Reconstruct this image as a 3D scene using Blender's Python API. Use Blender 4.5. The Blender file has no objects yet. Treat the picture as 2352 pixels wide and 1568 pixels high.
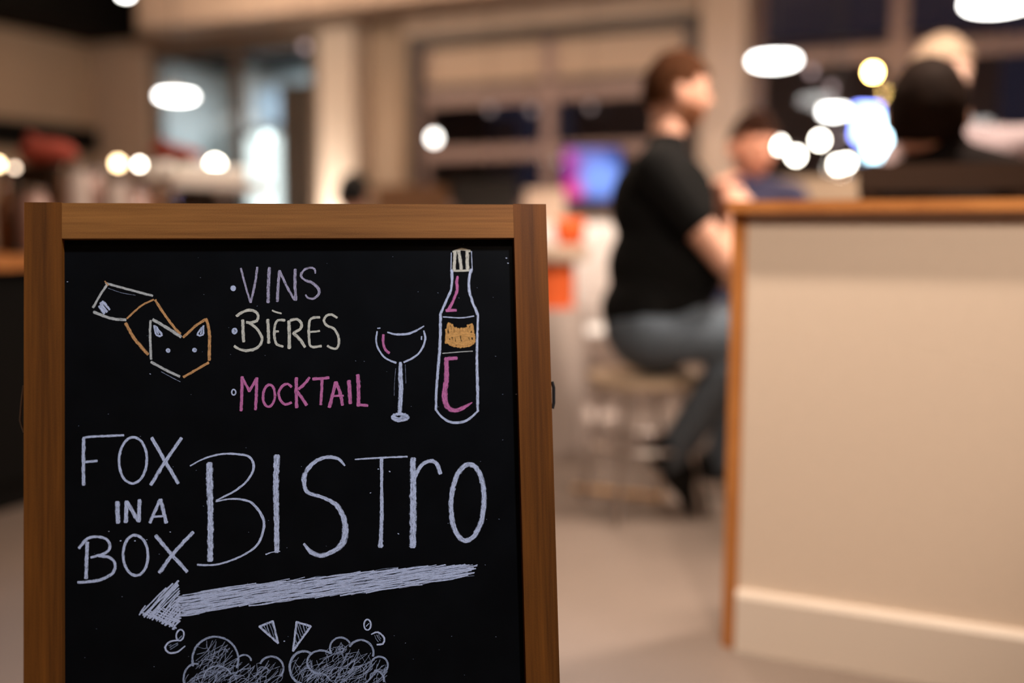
import bpy, bmesh, math, random
from mathutils import Vector, Matrix, noise as mnoise
C = bpy.context.scene.collection
sc = bpy.context.scene
PI = math.pi
# ------------------------------------------------------------------ camera
FPX = 35/36*2352
PITCH = math.atan((784-520)/FPX)
CAM = Vector((0, 0, 0.9))
FW = Vector((0, math.cos(PITCH), -math.sin(PITCH))); UP = Vector((0, math.sin(PITCH), math.cos(PITCH))); RT = Vector((1, 0, 0))
cd = bpy.data.cameras.new('camera'); cam = bpy.data.objects.new('camera', cd); C.objects.link(cam)
cam.location = CAM; cam.rotation_euler = (PI/2-PITCH, 0, 0)
cd.sensor_width = 36; cd.lens = 35; cd.clip_start = .02; cd.clip_end = 200
cd.dof.use_dof = True; cd.dof.focus_distance = 1.05; cd.dof.aperture_fstop = 1.2; cd.dof.aperture_blades = 0
sc.camera = cam
# ------------------------------------------------------------------ colour, world
vs = sc.view_settings
vs.view_transform = 'Standard'; vs.look = 'None'; vs.exposure = 0.0; vs.gamma = 1; vs.use_curve_mapping = False
sc.cycles.use_denoising = True
sc.cycles.transparent_max_bounces = 48
sc.cycles.sample_clamp_indirect = 4
sc.cycles.max_bounces = 8
w = bpy.data.worlds.new('night'); sc.world = w; w.use_nodes = True
w.node_tree.nodes['Background'].inputs[0].default_value = (.30, .29, .55, 1)
w.node_tree.nodes['Background'].inputs[1].default_value = .035
# ------------------------------------------------------------------ rays to world points
def ray(x, y): return FW + RT*((x-1176)/FPX) - UP*((y-784)/FPX)
def P(x, y, D): return CAM + ray(x, y)*D
def onplane(x, y, p0, n):
    d = ray(x, y); return CAM + d*((p0-CAM).dot(n)/d.dot(n))
def F(x, y, z=0): return onplane(x, y, Vector((0, 0, z)), Vector((0, 0, 1)))
# back wall frame: t runs along the wall to the right, n away from the camera
YA = math.radians(24)
TD = Vector((math.cos(YA), -math.sin(YA), 0)); ND = Vector((math.sin(YA), math.cos(YA), 0))
WO = P(1200, 520, 8.1); WO.z = 0
RW = Matrix((TD, ND, (0, 0, 1))).transposed()
def wall(t, n, z): return WO + TD*t + ND*n + Vector((0, 0, z))
def wt(x, y=520, n=0):
    p = onplane(x, y, WO+ND*n, ND); return (p-WO).dot(TD), p.z
# ------------------------------------------------------------------ lights
def light(name, kind, loc, energy, col, size=.1, target=None, **kw):
    l = bpy.data.lights.new(name, kind); l.energy = energy; l.color = col
    o = bpy.data.objects.new(name, l); C.objects.link(o); o.location = loc
    if kind == 'AREA': l.size = size
    else: l.shadow_soft_size = size
    if target is not None: o.rotation_euler = (Vector(target)-Vector(loc)).to_track_quat('-Z', 'Y').to_euler()
    for k, v in kw.items(): setattr(l, k, v)
    return o
def downlight(name, loc, energy, col, size=.1, cone=156):
    """a recessed downlight: shines down and sideways, not up"""
    l = Vector(loc); return light(name, 'SPOT', l, energy, col, size, target=l-Vector((0, 0, 1)), spot_size=math.radians(cone), spot_blend=.12)
WARM = (1, .76, .57); SOFTW = (1, .80, .62)
# cool white ceiling spotlight aimed at the sign
light('ceiling_cool_spotlight', 'SPOT', (.9, .05, 3.1), 335, (.70, .81, 1), .12, target=(-.2, 1.06, .52), spot_size=math.radians(38), spot_blend=.6)
# unseen warm lights: fills added for the half-height wall, then a lamp near the table
light('unseen_spotlight', 'SPOT', (.45, -.3, 2.6), 265, (1, .83, .68), .1, target=(.50, 2.05, .78), spot_size=math.radians(42), spot_blend=.8)  # frontal fill added to brighten the face of the half-height wall
downlight('unseen_ceiling_light', (.25, .8, 3.1), 10, (1, .76, .57), .2)  # weak overhead fill, added for the wall and the floor
downlight('unseen_table_light', (1.25, 2.55, 2.15), 215, (1, .82, .68), .1, 150)
# unseen spotlight left of the half-height wall, grazing its face
light('unseen_spotlight', 'SPOT', (-.20, 1.84, 2.6), 285, (1, .82, .66), .06, target=(.62, 2.0, .72), spot_size=math.radians(52), spot_blend=1.0)
downlight('unseen_ceiling_light', (.15, 3.75, 3.1), 80, (1, .80, .66), .15)  # out of view, added to brighten the white tub chair
downlight('unseen_ceiling_light', (-.3, -1.6, 3.1), 10, (1, .80, .62), .2)  # fill added behind the camera for the half-height wall
light('unseen_spotlight', 'SPOT', (-.35, 3.0, 2.9), 330, (1, .88, .78), .06, target=(.30, 4.6, .65), spot_size=math.radians(26), spot_blend=.6)  # unseen spot put in to whiten the tub chair
# unseen room lights further in
for (t, n, e) in ((-1.7, -2.2, 82), (.6, -2.2, 66)):
    light('unseen_ceiling_light', 'POINT', wall(t, n, 2.62), e, WARM, .2)
for (t, n, e) in ((3.9, -2.6, 36), (1.8, -4.6, 20), (-1.6, -5.2, 18)):
    downlight('unseen_ceiling_light', wall(t, n, 3.12), e, WARM, .2)
# ------------------------------------------------------------------ materials
def mat(name, col, rough=.6, metal=0, noise=None, emit=None, strength=0, spec=.5, trans=0, bump=0):
    m = bpy.data.materials.new(name); m.use_nodes = True; nt = m.node_tree; b = nt.nodes['Principled BSDF']
    b.inputs['Base Color'].default_value = (*col, 1); b.inputs['Roughness'].default_value = rough
    b.inputs['Metallic'].default_value = metal; b.inputs['Specular IOR Level'].default_value = spec
    b.inputs['Transmission Weight'].default_value = trans
    if emit: b.inputs['Emission Color'].default_value = (*emit, 1); b.inputs['Emission Strength'].default_value = strength
    if noise:
        sc_, amt = noise
        tc = nt.nodes.new('ShaderNodeTexCoord'); nz = nt.nodes.new('ShaderNodeTexNoise'); nz.inputs['Scale'].default_value = sc_; nz.inputs['Detail'].default_value = 5
        nt.links.new(tc.outputs['Object'], nz.inputs['Vector'])
        mr = nt.nodes.new('ShaderNodeMapRange'); mr.inputs[1].default_value = .3; mr.inputs[2].default_value = .7
        mr.inputs[3].default_value = 1-amt; mr.inputs[4].default_value = 1+amt
        nt.links.new(nz.outputs['Fac'], mr.inputs[0])
        mx = nt.nodes.new('ShaderNodeMix'); mx.data_type = 'RGBA'; mx.blend_type = 'MULTIPLY'; mx.inputs[0].default_value = 1
        mx.inputs[6].default_value = (*col, 1); nt.links.new(mr.outputs[0], mx.inputs[7]); nt.links.new(mx.outputs[2], b.inputs['Base Color'])
        if bump:
            bp = nt.nodes.new('ShaderNodeBump'); bp.inputs['Strength'].default_value = bump; nt.links.new(nz.outputs['Fac'], bp.inputs['Height']); nt.links.new(bp.outputs[0], b.inputs['Normal'])
    return m
def wood(name, dark, light_, scale=(1, 1, 1), rough=.5):
    """streaky grain along the axis with the small scale"""
    m = bpy.data.materials.new(name); m.use_nodes = True; nt = m.node_tree; b = nt.nodes['Principled BSDF']; N = nt.nodes.new; L = nt.links.new
    tc = N('ShaderNodeTexCoord'); mp = N('ShaderNodeMapping'); mp.inputs['Scale'].default_value = scale; L(tc.outputs['UV'], mp.inputs[0])
    n1 = N('ShaderNodeTexNoise'); n1.inputs['Scale'].default_value = 1; n1.inputs['Detail'].default_value = 4; n1.inputs['Distortion'].default_value = .6; L(mp.outputs[0], n1.inputs['Vector'])
    n2 = N('ShaderNodeTexNoise'); n2.inputs['Scale'].default_value = 6; n2.inputs['Detail'].default_value = 3; L(mp.outputs[0], n2.inputs['Vector'])
    n3 = N('ShaderNodeTexNoise'); n3.inputs['Scale'].default_value = 900; n3.inputs['Detail'].default_value = 1; L(tc.outputs['UV'], n3.inputs['Vector'])
    a = N('ShaderNodeMath'); a.operation = 'MULTIPLY_ADD'; a.inputs[1].default_value = .45; L(n2.outputs[0], a.inputs[0]); L(n1.outputs[0], a.inputs[2])
    a2 = N('ShaderNodeMath'); a2.operation = 'MULTIPLY_ADD'; a2.inputs[1].default_value = .22; L(n3.outputs[0], a2.inputs[0]); L(a.outputs[0], a2.inputs[2])
    r = N('ShaderNodeValToRGB'); r.color_ramp.elements[0].position = .50; r.color_ramp.elements[1].position = 1.02
    r.color_ramp.elements[0].color = (*dark, 1); r.color_ramp.elements[1].color = (*light_, 1); L(a2.outputs[0], r.inputs[0]); L(r.outputs[0], b.inputs['Base Color'])
    b.inputs['Roughness'].default_value = rough; b.inputs['Specular IOR Level'].default_value = .3
    bp = N('ShaderNodeBump'); bp.inputs['Strength'].default_value = .08; bp.inputs['Distance'].default_value = .001; L(a2.outputs[0], bp.inputs['Height']); L(bp.outputs[0], b.inputs['Normal'])
    return m
def glow(name, col, s):
    m = bpy.data.materials.new(name); m.use_nodes = True; nt = m.node_tree; nt.nodes.clear()
    e = nt.nodes.new('ShaderNodeEmission'); o = nt.nodes.new('ShaderNodeOutputMaterial')
    e.inputs[0].default_value = (*col, 1); e.inputs[1].default_value = s; nt.links.new(e.outputs[0], o.inputs[0]); return m
def glassmat(name, tint=(1, 1, 1), rough=.0):
    m = bpy.data.materials.new(name); m.use_nodes = True; nt = m.node_tree; nt.nodes.clear(); N = nt.nodes.new; L = nt.links.new
    t = N('ShaderNodeBsdfTransparent'); t.inputs[0].default_value = (*tint, 1); g = N('ShaderNodeBsdfGlossy'); g.inputs['Roughness'].default_value = rough
    fr = N('ShaderNodeFresnel'); fr.inputs[0].default_value = 1.45; mx = N('ShaderNodeMixShader'); o = N('ShaderNodeOutputMaterial')
    L(fr.outputs[0], mx.inputs[0]); L(t.outputs[0], mx.inputs[1]); L(g.outputs[0], mx.inputs[2]); L(mx.outputs[0], o.inputs[0]); return m
M = dict(
    floor=mat('concrete_floor', (.19, .148, .123), .5, noise=(1.3, .14)),
    ceil=mat('ceiling_paint', (.72, .58, .48), .9),
    black=mat('black_paint', (.004, .0035, .003), .8, spec=.1),
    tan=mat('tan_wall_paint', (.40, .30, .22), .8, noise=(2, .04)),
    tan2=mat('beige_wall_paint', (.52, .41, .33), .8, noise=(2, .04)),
    cream=mat('cream_wall_paint', (.68, .55, .44), .7, noise=(60, .015)),
    creamtrim=mat('cream_trim_gloss', (.70, .60, .51), .4),
    coolwhite=mat('cool_white_paint', (.75, .8, .8), .7),
    brown=mat('brown_panel', (.13, .09, .065), .7),
    mull=mat('mauve_brown_frame', (.34, .24, .22), .5),
    darkmull=mat('dark_frame', (.05, .035, .03), .5),
    panel=mat('pale_door_panel', (.60, .45, .34), .6),
    glass=glassmat('window_glass'),
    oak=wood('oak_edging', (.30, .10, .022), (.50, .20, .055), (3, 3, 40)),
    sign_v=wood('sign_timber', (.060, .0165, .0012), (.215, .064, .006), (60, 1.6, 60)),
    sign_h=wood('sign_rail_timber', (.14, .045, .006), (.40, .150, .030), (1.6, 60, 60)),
    skin=mat('skin', (.62, .33, .23), .5), skin2=mat('ruddy_skin', (.74, .34, .22), .5), skin3=mat('pale_skin', (.66, .43, .34), .5),
    hair_a=mat('auburn_hair', (.10, .036, .013), .8, noise=(60, .4), spec=.15), hair_b=mat('dark_brown_hair', (.045, .016, .008), .8, noise=(60, .4), spec=.15),
    hair_c=mat('very_dark_hair', (.014, .006, .003), .8, noise=(60, .4), spec=.1), hair_d=mat('blond_hair', (.62, .47, .34), .6, noise=(60, .2)),
    beard=mat('short_ginger_beard', (.30, .12, .055), .7, noise=(80, .3)), hair_e=mat('black_hair', (.004, .004, .004), .6),
    cupb=mat('blue_grey_laminate', (.36, .44, .52), .5), lip=mat('lip', (.45, .15, .12), .5), eye=mat('eye_white', (.7, .66, .6), .2), iris=mat('iris', (.03, .02, .015), .2),
    tee=mat('black_cotton', (.006, .006, .006), .95, spec=.1), navy=mat('navy_cotton', (.03, .03, .075), .9), jacket=mat('dark_brown_cloth', (.007, .005, .0045), .95, spec=.05),
    palewool=mat('pale_mauve_wool', (.36, .29, .30), .95, noise=(60, .1)), palecloth=mat('pale_grey_cloth', (.5, .42, .38), .9), jeans=mat('blue_grey_denim', (.085, .11, .14), .9, noise=(40, .2)),
    shoe=mat('black_shoe_leather', (.004, .004, .004), .6, spec=.2), sole=mat('black_rubber', (.003, .003, .003), .9),
    steel=mat('pale_steel', (.55, .5, .47), .35, 1), dsteel=mat('dark_steel', (.03, .028, .026), .5, .6), chrome=mat('chrome', (.7, .68, .66), .18, 1),
    white=mat('white_plastic', (.90, .87, .84), .4), orange=mat('orange_cushion', (.75, .12, .02), .8), red=mat('red_cloth', (.42, .075, .05), .9),
    dbrown=mat('dark_brown_leather', (.03, .016, .010), .7, spec=.15), brown2=mat('brown_wood_seat', (.22, .11, .05), .6), beige=mat('beige_upholstery', (.45, .34, .24), .9),
    brushed=mat('brushed_steel', (.62, .57, .52), .55, .35), brass=mat('brass', (.9, .62, .32), .3, 1), green=mat('leaf_green', (.09, .12, .03), .6), ceramic=mat('white_ceramic', (.85, .82, .78), .25),
    amber=mat('amber_glass', (.20, .09, .04), .1), pinkjar=mat('pinkish_jar', (.42, .26, .22), .25), shade=mat('dark_enamel', (.02, .018, .016), .4),
    outside=mat('outside_wall', (.42, .31, .26), .9), asphalt=mat('asphalt', (.03, .03, .04), .9), hinge=mat('hinge_steel', (.4, .37, .34), .35, 1),
    board=mat('blackboard_paint', (.0022, .0024, .0027), .5, noise=(25, .3), spec=.10),
    lamp=glow('lamp_opal', (1, .97, .92), 14), bulb=glow('warm_bulb', (1, .86, .62), 60), amberbulb=glow('amber_bulb', (1, .62, .18), 90),
)
# ------------------------------------------------------------------ builders
def tag(o, label, cat, group=None, kind=None):
    if label: o['label'] = label
    if cat: o['category'] = cat
    if group: o['group'] = group
    if kind: o['kind'] = kind
    return o
def thing(name, label, cat, loc, group=None):
    o = bpy.data.objects.new(name, None); C.objects.link(o); o.location = loc; o.empty_display_size = .05
    return tag(o, label, cat, group)
def worldloc(o):
    p = Vector(o.location)
    while o.parent: o = o.parent; p += Vector(o.location)
    return p
def link(name, me, mats, parent=None, smooth=False, base=None):
    """me has world coordinates; the object's origin goes to its base"""
    if not isinstance(mats, (list, tuple)): mats = [mats]
    for m in mats: me.materials.append(m)
    if smooth:
        for p in me.polygons: p.use_smooth = True
    o = bpy.data.objects.new(name, me); C.objects.link(o)
    if base is None:
        xs = [v.co.x for v in me.vertices]; ys = [v.co.y for v in me.vertices]; zs = [v.co.z for v in me.vertices]
        base = Vector(((min(xs)+max(xs))/2, (min(ys)+max(ys))/2, min(zs)))
    me.transform(Matrix.Translation(-base))
    o.location = base
    if parent: o.location = base - worldloc(parent); o.parent = parent
    return o
def done(name, bm, mats, parent=None, smooth=False, bevel=0):
    if bevel: bmesh.ops.bevel(bm, geom=[e for e in bm.edges if len(e.link_faces) == 2 and e.calc_face_angle(0) > .6], offset=bevel, segments=2, affect='EDGES', profile=.6)
    bmesh.ops.recalc_face_normals(bm, faces=bm.faces)
    me = bpy.data.meshes.new(name); bm.to_mesh(me); bm.free()
    return link(name, me, mats, parent, smooth)
def hexa(bm, pts):
    """box from 8 points: 4 bottom, 4 top in the same order; uv from its own edges in metres"""
    vs_ = [bm.verts.new(p) for p in pts]
    uvl = bm.loops.layers.uv.verify()
    o = Vector(pts[0]); ex = (Vector(pts[1])-o).normalized(); ez = (Vector(pts[4])-o).normalized(); ey = (Vector(pts[3])-o).normalized()
    for f in ((3, 2, 1, 0), (4, 5, 6, 7), (0, 1, 5, 4), (1, 2, 6, 5), (2, 3, 7, 6), (3, 0, 4, 7)):
        fc = bm.faces.new([vs_[i] for i in f])
        for l in fc.loops:
            d = l.vert.co-o; l[uvl].uv = (d.dot(ex)+d.dot(ey)*.7, d.dot(ez)+d.dot(ey)*.3)
def box(bm, c, s, R=None):
    c = Vector(c); h = Vector(s)/2; R = R or Matrix.Identity(3)
    pts = [c+R@Vector((x*h.x, y*h.y, z*h.z)) for z in (-1, 1) for (x, y) in ((-1, -1), (1, -1), (1, 1), (-1, 1))]
    hexa(bm, pts)
def wbox(bm, t0, t1, n0, n1, z0, z1):
    hexa(bm, [wall(t, n, z) for z in (z0, z1) for (t, n) in ((t0, n0), (t1, n0), (t1, n1), (t0, n1))])
def tube(bm, pts, rs, seg=12, caps=True):
    pts = [Vector(p) for p in pts]
    if not hasattr(rs, '__len__'): rs = [rs]*len(pts)
    rings = []; ref = None
    for i, p in enumerate(pts):
        d = (pts[min(i+1, len(pts)-1)]-pts[max(i-1, 0)]).normalized()
        if ref is None: ref = d.orthogonal().normalized()
        ref = (ref-d*ref.dot(d)).normalized(); b = d.cross(ref)
        rings.append([bm.verts.new(p+(ref*math.cos(a)+b*math.sin(a))*rs[i]) for a in [2*PI*k/seg for k in range(seg)]])
    for a, b in zip(rings, rings[1:]):
        for k in range(seg): bm.faces.new((a[k], a[(k+1) % seg], b[(k+1) % seg], b[k]))
    if caps: bm.faces.new(rings[0][::-1]); bm.faces.new(rings[-1])
def lathe(bm, base, prof, seg=24, R=None):
    base = Vector(base); R = R or Matrix.Identity(3); rings = []
    for r, z in prof:
        if r < 1e-5: rings.append([bm.verts.new(base+R@Vector((0, 0, z)))])
        else: rings.append([bm.verts.new(base+R@Vector((r*math.cos(2*PI*k/seg), r*math.sin(2*PI*k/seg), z))) for k in range(seg)])
    for a, b in zip(rings, rings[1:]):
        for k in range(seg):
            k2 = (k+1) % seg
            if len(a) == 1 and len(b) == 1: continue
            if len(a) == 1: bm.faces.new((a[0], b[k2], b[k]))
            elif len(b) == 1: bm.faces.new((a[k], a[k2], b[0]))
            else: bm.faces.new((a[k], a[k2], b[k2], b[k]))
def ellipsoid(bm, c, r, R=None, u=20, v=12):
    T = Matrix.Translation(Vector(c)) @ ((R or Matrix.Identity(3)).to_4x4()) @ Matrix.Diagonal((*r, 1))
    bmesh.ops.create_uvsphere(bm, u_segments=u, v_segments=v, radius=1, matrix=T)
def struct(name, bm, m, parent=None):
    o = done(name, bm, m, parent); 
    if not parent: o['kind'] = 'structure'
    return o
B = bmesh.new

# ================================================================== THE SETTING
def T(x): return wt(x)[0]
def Z(x, y, n=0): return wt(x, y, n)[1]
H = 3.25
TL = T(228); TR = 6.2; NR = -11.0
bm = B(); hexa(bm, [wall(t, n, z) for z in (-.1, 0) for (t, n) in ((TL-.3, NR-.3), (TR+.3, NR-.3), (TR+.3, .45), (TL-.3, .45))]); struct('floor', bm, M['floor'])
bm = B(); hexa(bm, [wall(t, n, z) for z in (H, H+.1) for (t, n) in ((TL-.3, NR-.3), (TR+.3, NR-.3), (TR+.3, .45), (TL-.3, .45))]); struct('ceiling', bm, M['ceil'])
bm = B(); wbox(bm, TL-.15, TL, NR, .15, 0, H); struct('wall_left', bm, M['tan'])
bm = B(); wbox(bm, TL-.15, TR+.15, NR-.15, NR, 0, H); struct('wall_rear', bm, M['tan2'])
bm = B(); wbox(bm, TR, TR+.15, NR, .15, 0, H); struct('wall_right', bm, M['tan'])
# back wall: solid piece, header over the kitchen opening, pillars
zop = Z(530, 92)
bm = B(); wbox(bm, TL, T(350), 0, .15, 0, H); struct('wall_back', bm, M['tan2'])
bm = B(); wbox(bm, T(350), T(735), 0, .15, zop, H); struct('wall_back_header', bm, M['tan2'])
bm = B(); wbox(bm, wt(737, 400, -.16)[0], wt(815, 400, -.16)[0], -.16, .2, 0, H); struct('trim_1', bm, M['creamtrim'])
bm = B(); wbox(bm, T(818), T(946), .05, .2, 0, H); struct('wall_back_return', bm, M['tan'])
zgd = Z(1270, 62)
bm = B(); wbox(bm, T(946), T(1604), -.12, .2, zgd, H); struct('wall_back_lintel', bm, M['tan2'])
bm = B(); wbox(bm, wt(1606, 300, -.3)[0], wt(1706, 300, -.3)[0], -.3, .15, 0, H); struct('trim_2', bm, M['tan2'])
# ceiling beams: one along the back wall, one running towards the room
bm = B(); wbox(bm, wt(318, 40, -.75)[0], T(1604)-.05, -.75, -.301, Z(700, 25, -.75), H); struct('trim_3', bm, M['tan2'])
# black dropped ceiling over the bar
zdr = Z(310, 92)
bm = B(); wbox(bm, TL+.001, wt(306, 90, -.05)[0], -7.0, -.001, zdr, H-.001); struct('ceiling_drop', bm, M['black'])
# kitchen behind the opening: floor, walls, ceiling
KN = 2.6
bm = B(); wbox(bm, T(350)-1.2, T(735)+.4, .46, KN, -.1, 0); struct('floor_kitchen', bm, M['coolwhite'])
bm = B(); wbox(bm, T(350)-1.3, T(735)+.4, KN, KN+.1, 0, H); struct('wall_kitchen', bm, M['coolwhite'])
bm = B(); wbox(bm, T(350)-1.3, T(350)-1.2, .16, KN, 0, H); struct('wall_kitchen_left', bm, M['coolwhite'])
bm = B(); wbox(bm, T(735)+.35, T(735)+.45, .21, KN, 0, H); struct('wall_kitchen_right', bm, M['brown'])
bm = B(); wbox(bm, T(350)-1.2, T(735)+.35, .46, KN, Z(540, 168, KN), Z(540, 168, KN)+.1); struct('ceiling_kitchen', bm, M['black'])
light('kitchen_ceiling_light', 'AREA', wall(T(430), 1.5, Z(540, 168, KN)-.03), 64, (.80, .93, 1), .8, target=wall(T(430), 1.5, 0))
# window_1: frame with mullion and glass in the opening
fr = None
def window(name, t0, t1, n, z0, z1, vs_t, hs_z, m, w=.07, frame=True):
    root = thing(name, None, None, wall((t0+t1)/2, n, z0)); root['kind'] = 'structure'
    if frame:
        for (a, b_) in ((t0, t0+w), (t1-w, t1)):
            bm = B(); wbox(bm, a, b_, n-.03, n+.03, z0, z1); done('window_stile', bm, m, root)
        for (a, b_) in ((z0, z0+w), (z1-w, z1)):
            bm = B(); wbox(bm, t0+w, t1-w, n-.03, n+.03, a, b_); done('window_rail', bm, m, root)
    vs_t = sorted(vs_t); edges = [t0+w]+vs_t+[t1-w]
    for t in vs_t:
        bm = B(); wbox(bm, t-w/2, t+w/2, n-.03, n+.03, z0+w, z1-w); done('mullion', bm, m, root)
    for z in hs_z:
        for i, (a, b_) in enumerate(zip(edges, edges[1:])):
            bm = B(); wbox(bm, a+(w/2 if i else 0), b_-(w/2 if i < len(edges)-2 else 0), n-.028, n+.028, z-w/2, z+w/2); done('transom', bm, m, root)
    zz = [z0+w]+sorted(hs_z)+[z1-w]
    for a, b_ in zip(edges, edges[1:]):
        for c, d in zip(zz, zz[1:]):
            bm = B(); wbox(bm, a, b_, n-.004, n+.004, c, d); done('pane', bm, M['glass'], root)
    return root
window('window_1', T(352), T(734), .08, .02, zop-.005, [T(545)], [], M['brown'], .09)
# brown partition inside the opening, right of the lit fridge
bm = B(); wbox(bm, wt(646, 400, .9)[0], wt(790, 400, .9)[0], .9, 1.0, 0, Z(690, 190, .9)); struct('wall_kitchen_screen', bm, M['brown'])
# sectional glazed door in the middle of the back wall
gt0, gt1 = T(955), T(1602)
root = thing('door_1', None, None, wall((gt0+gt1)/2, 0, 0)); root['kind'] = 'structure'
cols = [gt0, T(1262), gt1]; rows_y = [72, 210, 348, 486]; rz = [Z(1262, y) for y in rows_y]
dz = rz[0]-rz[1]; rz = [rz[1]+dz, rz[1], rz[1]-dz, rz[1]-2*dz, rz[1]-3*dz, .0]
sw = .10
for (a, b_) in ((gt0, gt0+.14), (gt1-.14, gt1)):
    bm = B(); wbox(bm, a, b_, -.03, .03, 0, rz[0]); done('door_stile', bm, M['mull'], root)
bm = B(); wbox(bm, cols[1]-.05, cols[1]+.05, -.03, .03, 0, rz[0]); done('door_mullion', bm, M['mull'], root)
segs = ((gt0+.14, cols[1]-.05), (cols[1]+.05, gt1-.14))
for i, z in enumerate(rz):
    for a, b_ in segs:
        hw = .075 if i == 1 else .055
        bm = B(); wbox(bm, a, b_, -.025, .025, max(z-hw, 0), min(z+hw, rz[0])); done('door_rail', bm, M['mull'], root)
        if i == 1:
            bm = B(); wbox(bm, a, b_, -.04, -.026, z+.05, z+.10); done('door_seal', bm, M['darkmull'], root)
for i, (z1, z0) in enumerate(zip(rz, rz[1:])):
    for a, b_ in segs:
        bm = B(); wbox(bm, a, b_, -.008, .008, z0+.05, z1-.05); done('door_panel' if i == 0 else 'pane', bm, M['panel'] if i == 0 else M['glass'], root)
for t in (gt0+.05, gt1-.05):                                         # dark lifting tracks
    bm = B(); wbox(bm, t-.04, t+.04, -.11, -.035, 0, rz[0]+.05); done('door_track', bm, M['darkmull'], root)
bm = B(); wbox(bm, gt0+.1, gt1-.1, -.11, -.04, rz[0]-.06, rz[0]+.02); done('door_track', bm, M['darkmull'], root)
# tall windows on the right
ztr = Z(2040, 118)
window('window_2', T(1708), TR, .05, .02, H-.02, [T(2045), T(2420), T(2780)], [ztr], M['mull'], .11)
# outside: ground, a building across the street
bm = B(); wbox(bm, -9, 14, .46, 30, -.2, -.1); struct('ground_outside', bm, M['asphalt'])
bm = B(); wbox(bm, T(1000)-.5, T(2000)+.9, 4.6, 5.0, -.1, 3.0); b1 = done('outside_wall_low', bm, M['outside']); tag(b1, 'low brown wall of a building seen in the dark outside the right windows', 'building')
bm = B(); wbox(bm, wt(1085, 400, 3.6)[0], wt(1160, 400, 3.6)[0], 3.6, 4.0, -.1, Z(1120, 270, 3.6)); o = done('reflection_post', bm, M['palecloth'], bevel=.02); tag(o, 'pale square post for the column reflection in the glazed sectional door', 'post')  # post standing in for the column's reflection in the door glass

# half-height wall on the right with oak capping
PL = F(1690, 1488); 
def pw(a, d, z): return PL + TD*a + ND*d + Vector((0, 0, z))
def pbox(bm, a0, a1, d0, d1, z0, z1): hexa(bm, [pw(a, d, z) for z in (z0, z1) for (a, d) in ((a0, d0), (a1, d0), (a1, d1), (a0, d1))])
ph = onplane(1722, 488, PL, ND).z
pt = onplane(1722, 461, PL-ND*.035, ND).z
LEN = 1.9
half = thing('wall_half', None, None, PL); half['kind'] = 'structure'
bm = B(); pbox(bm, 0, LEN, 0, .13, 0, ph); done('wall_core', bm, M['cream'], half)
bm = B(); pbox(bm, -.034, LEN, -.035, .165, ph, pt); done('cap', bm, M['oak'], half, bevel=.008)
bm = B(); pbox(bm, -.03, 0, -.003, .133, 0, ph); done('end_board', bm, M['oak'], half, bevel=.003)
bt = onplane(1700, 1352, PL, ND).z
bm = B()
prof = [(0, 0), (-.018, 0), (-.018, bt-.012), (-.012, bt-.002), (0, bt)]
vsA = [bm.verts.new(pw(0.0, d, z)) for d, z in prof]; vsB = [bm.verts.new(pw(LEN, d, z)) for d, z in prof]
for i in range(len(prof)):
    j = (i+1) % len(prof); bm.faces.new((vsA[i], vsA[j], vsB[j], vsB[i]))
bm.faces.new(vsA); bm.faces.new(vsB[::-1]); done('baseboard', bm, M['creamtrim'], half)
# brass strip let into the floor
a_, b_ = F(1318, 1124), F(1525, 1146)
dd = (b_-a_).normalized(); nn = Vector((-dd.y, dd.x, 0))
bm = B(); hexa(bm, [p+Vector((0, 0, z)) for z in (.0, .012) for p in (a_-nn*.02, b_-nn*.02, b_+nn*.02, a_+nn*.02)]); struct('trim_4', bm, M['brass'])

# ================================================================== CHALKBOARD SIGN
YAW, LEAN = math.radians(8.86), math.radians(9.95); SW = .54
R_ = Vector((math.cos(YAW), math.sin(YAW), 0)); BK = Vector((-math.sin(YAW), math.cos(YAW), 0))
U_ = Vector((0, 0, 1))*math.cos(LEAN)+BK*math.sin(LEAN); N_ = R_.cross(U_)
O_ = CAM+Vector((-.4961, 1.0216, .0245))
def S(a, b, c): return O_+R_*a+U_*b+N_*c
def sbox(bm, a0, a1, b0, b1, c0, c1): hexa(bm, [S(a, b, c) for b in (b0, b1) for (a, c) in ((a0, c1), (a1, c1), (a1, c0), (a0, c0))])
SL = O_.z/math.cos(LEAN)+.02*math.tan(LEAN)*-1
st = .0382; PB = -.80
sign = thing('chalkboard_sign', 'black chalkboard sandwich sign in a brown wooden frame with chalk lettering', 'sign', Vector((S(SW/2, -SL, 0).x, S(SW/2, -SL, 0).y+.15, 0)))
def leg_piece(name, a0, a1, b1, m, back=False):
    pass
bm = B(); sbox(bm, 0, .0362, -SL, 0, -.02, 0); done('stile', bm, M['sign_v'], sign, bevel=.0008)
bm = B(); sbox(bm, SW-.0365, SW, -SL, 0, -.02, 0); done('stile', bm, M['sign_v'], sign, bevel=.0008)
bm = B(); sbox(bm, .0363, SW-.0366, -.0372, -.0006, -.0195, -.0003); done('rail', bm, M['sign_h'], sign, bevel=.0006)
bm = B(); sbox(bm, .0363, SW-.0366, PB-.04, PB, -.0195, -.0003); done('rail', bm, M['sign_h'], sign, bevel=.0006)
bm = B(); sbox(bm, .0362, SW-.0365, PB, -.0372, -.016, -.010); panel = done('panel', bm, M['board'], sign)
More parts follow.
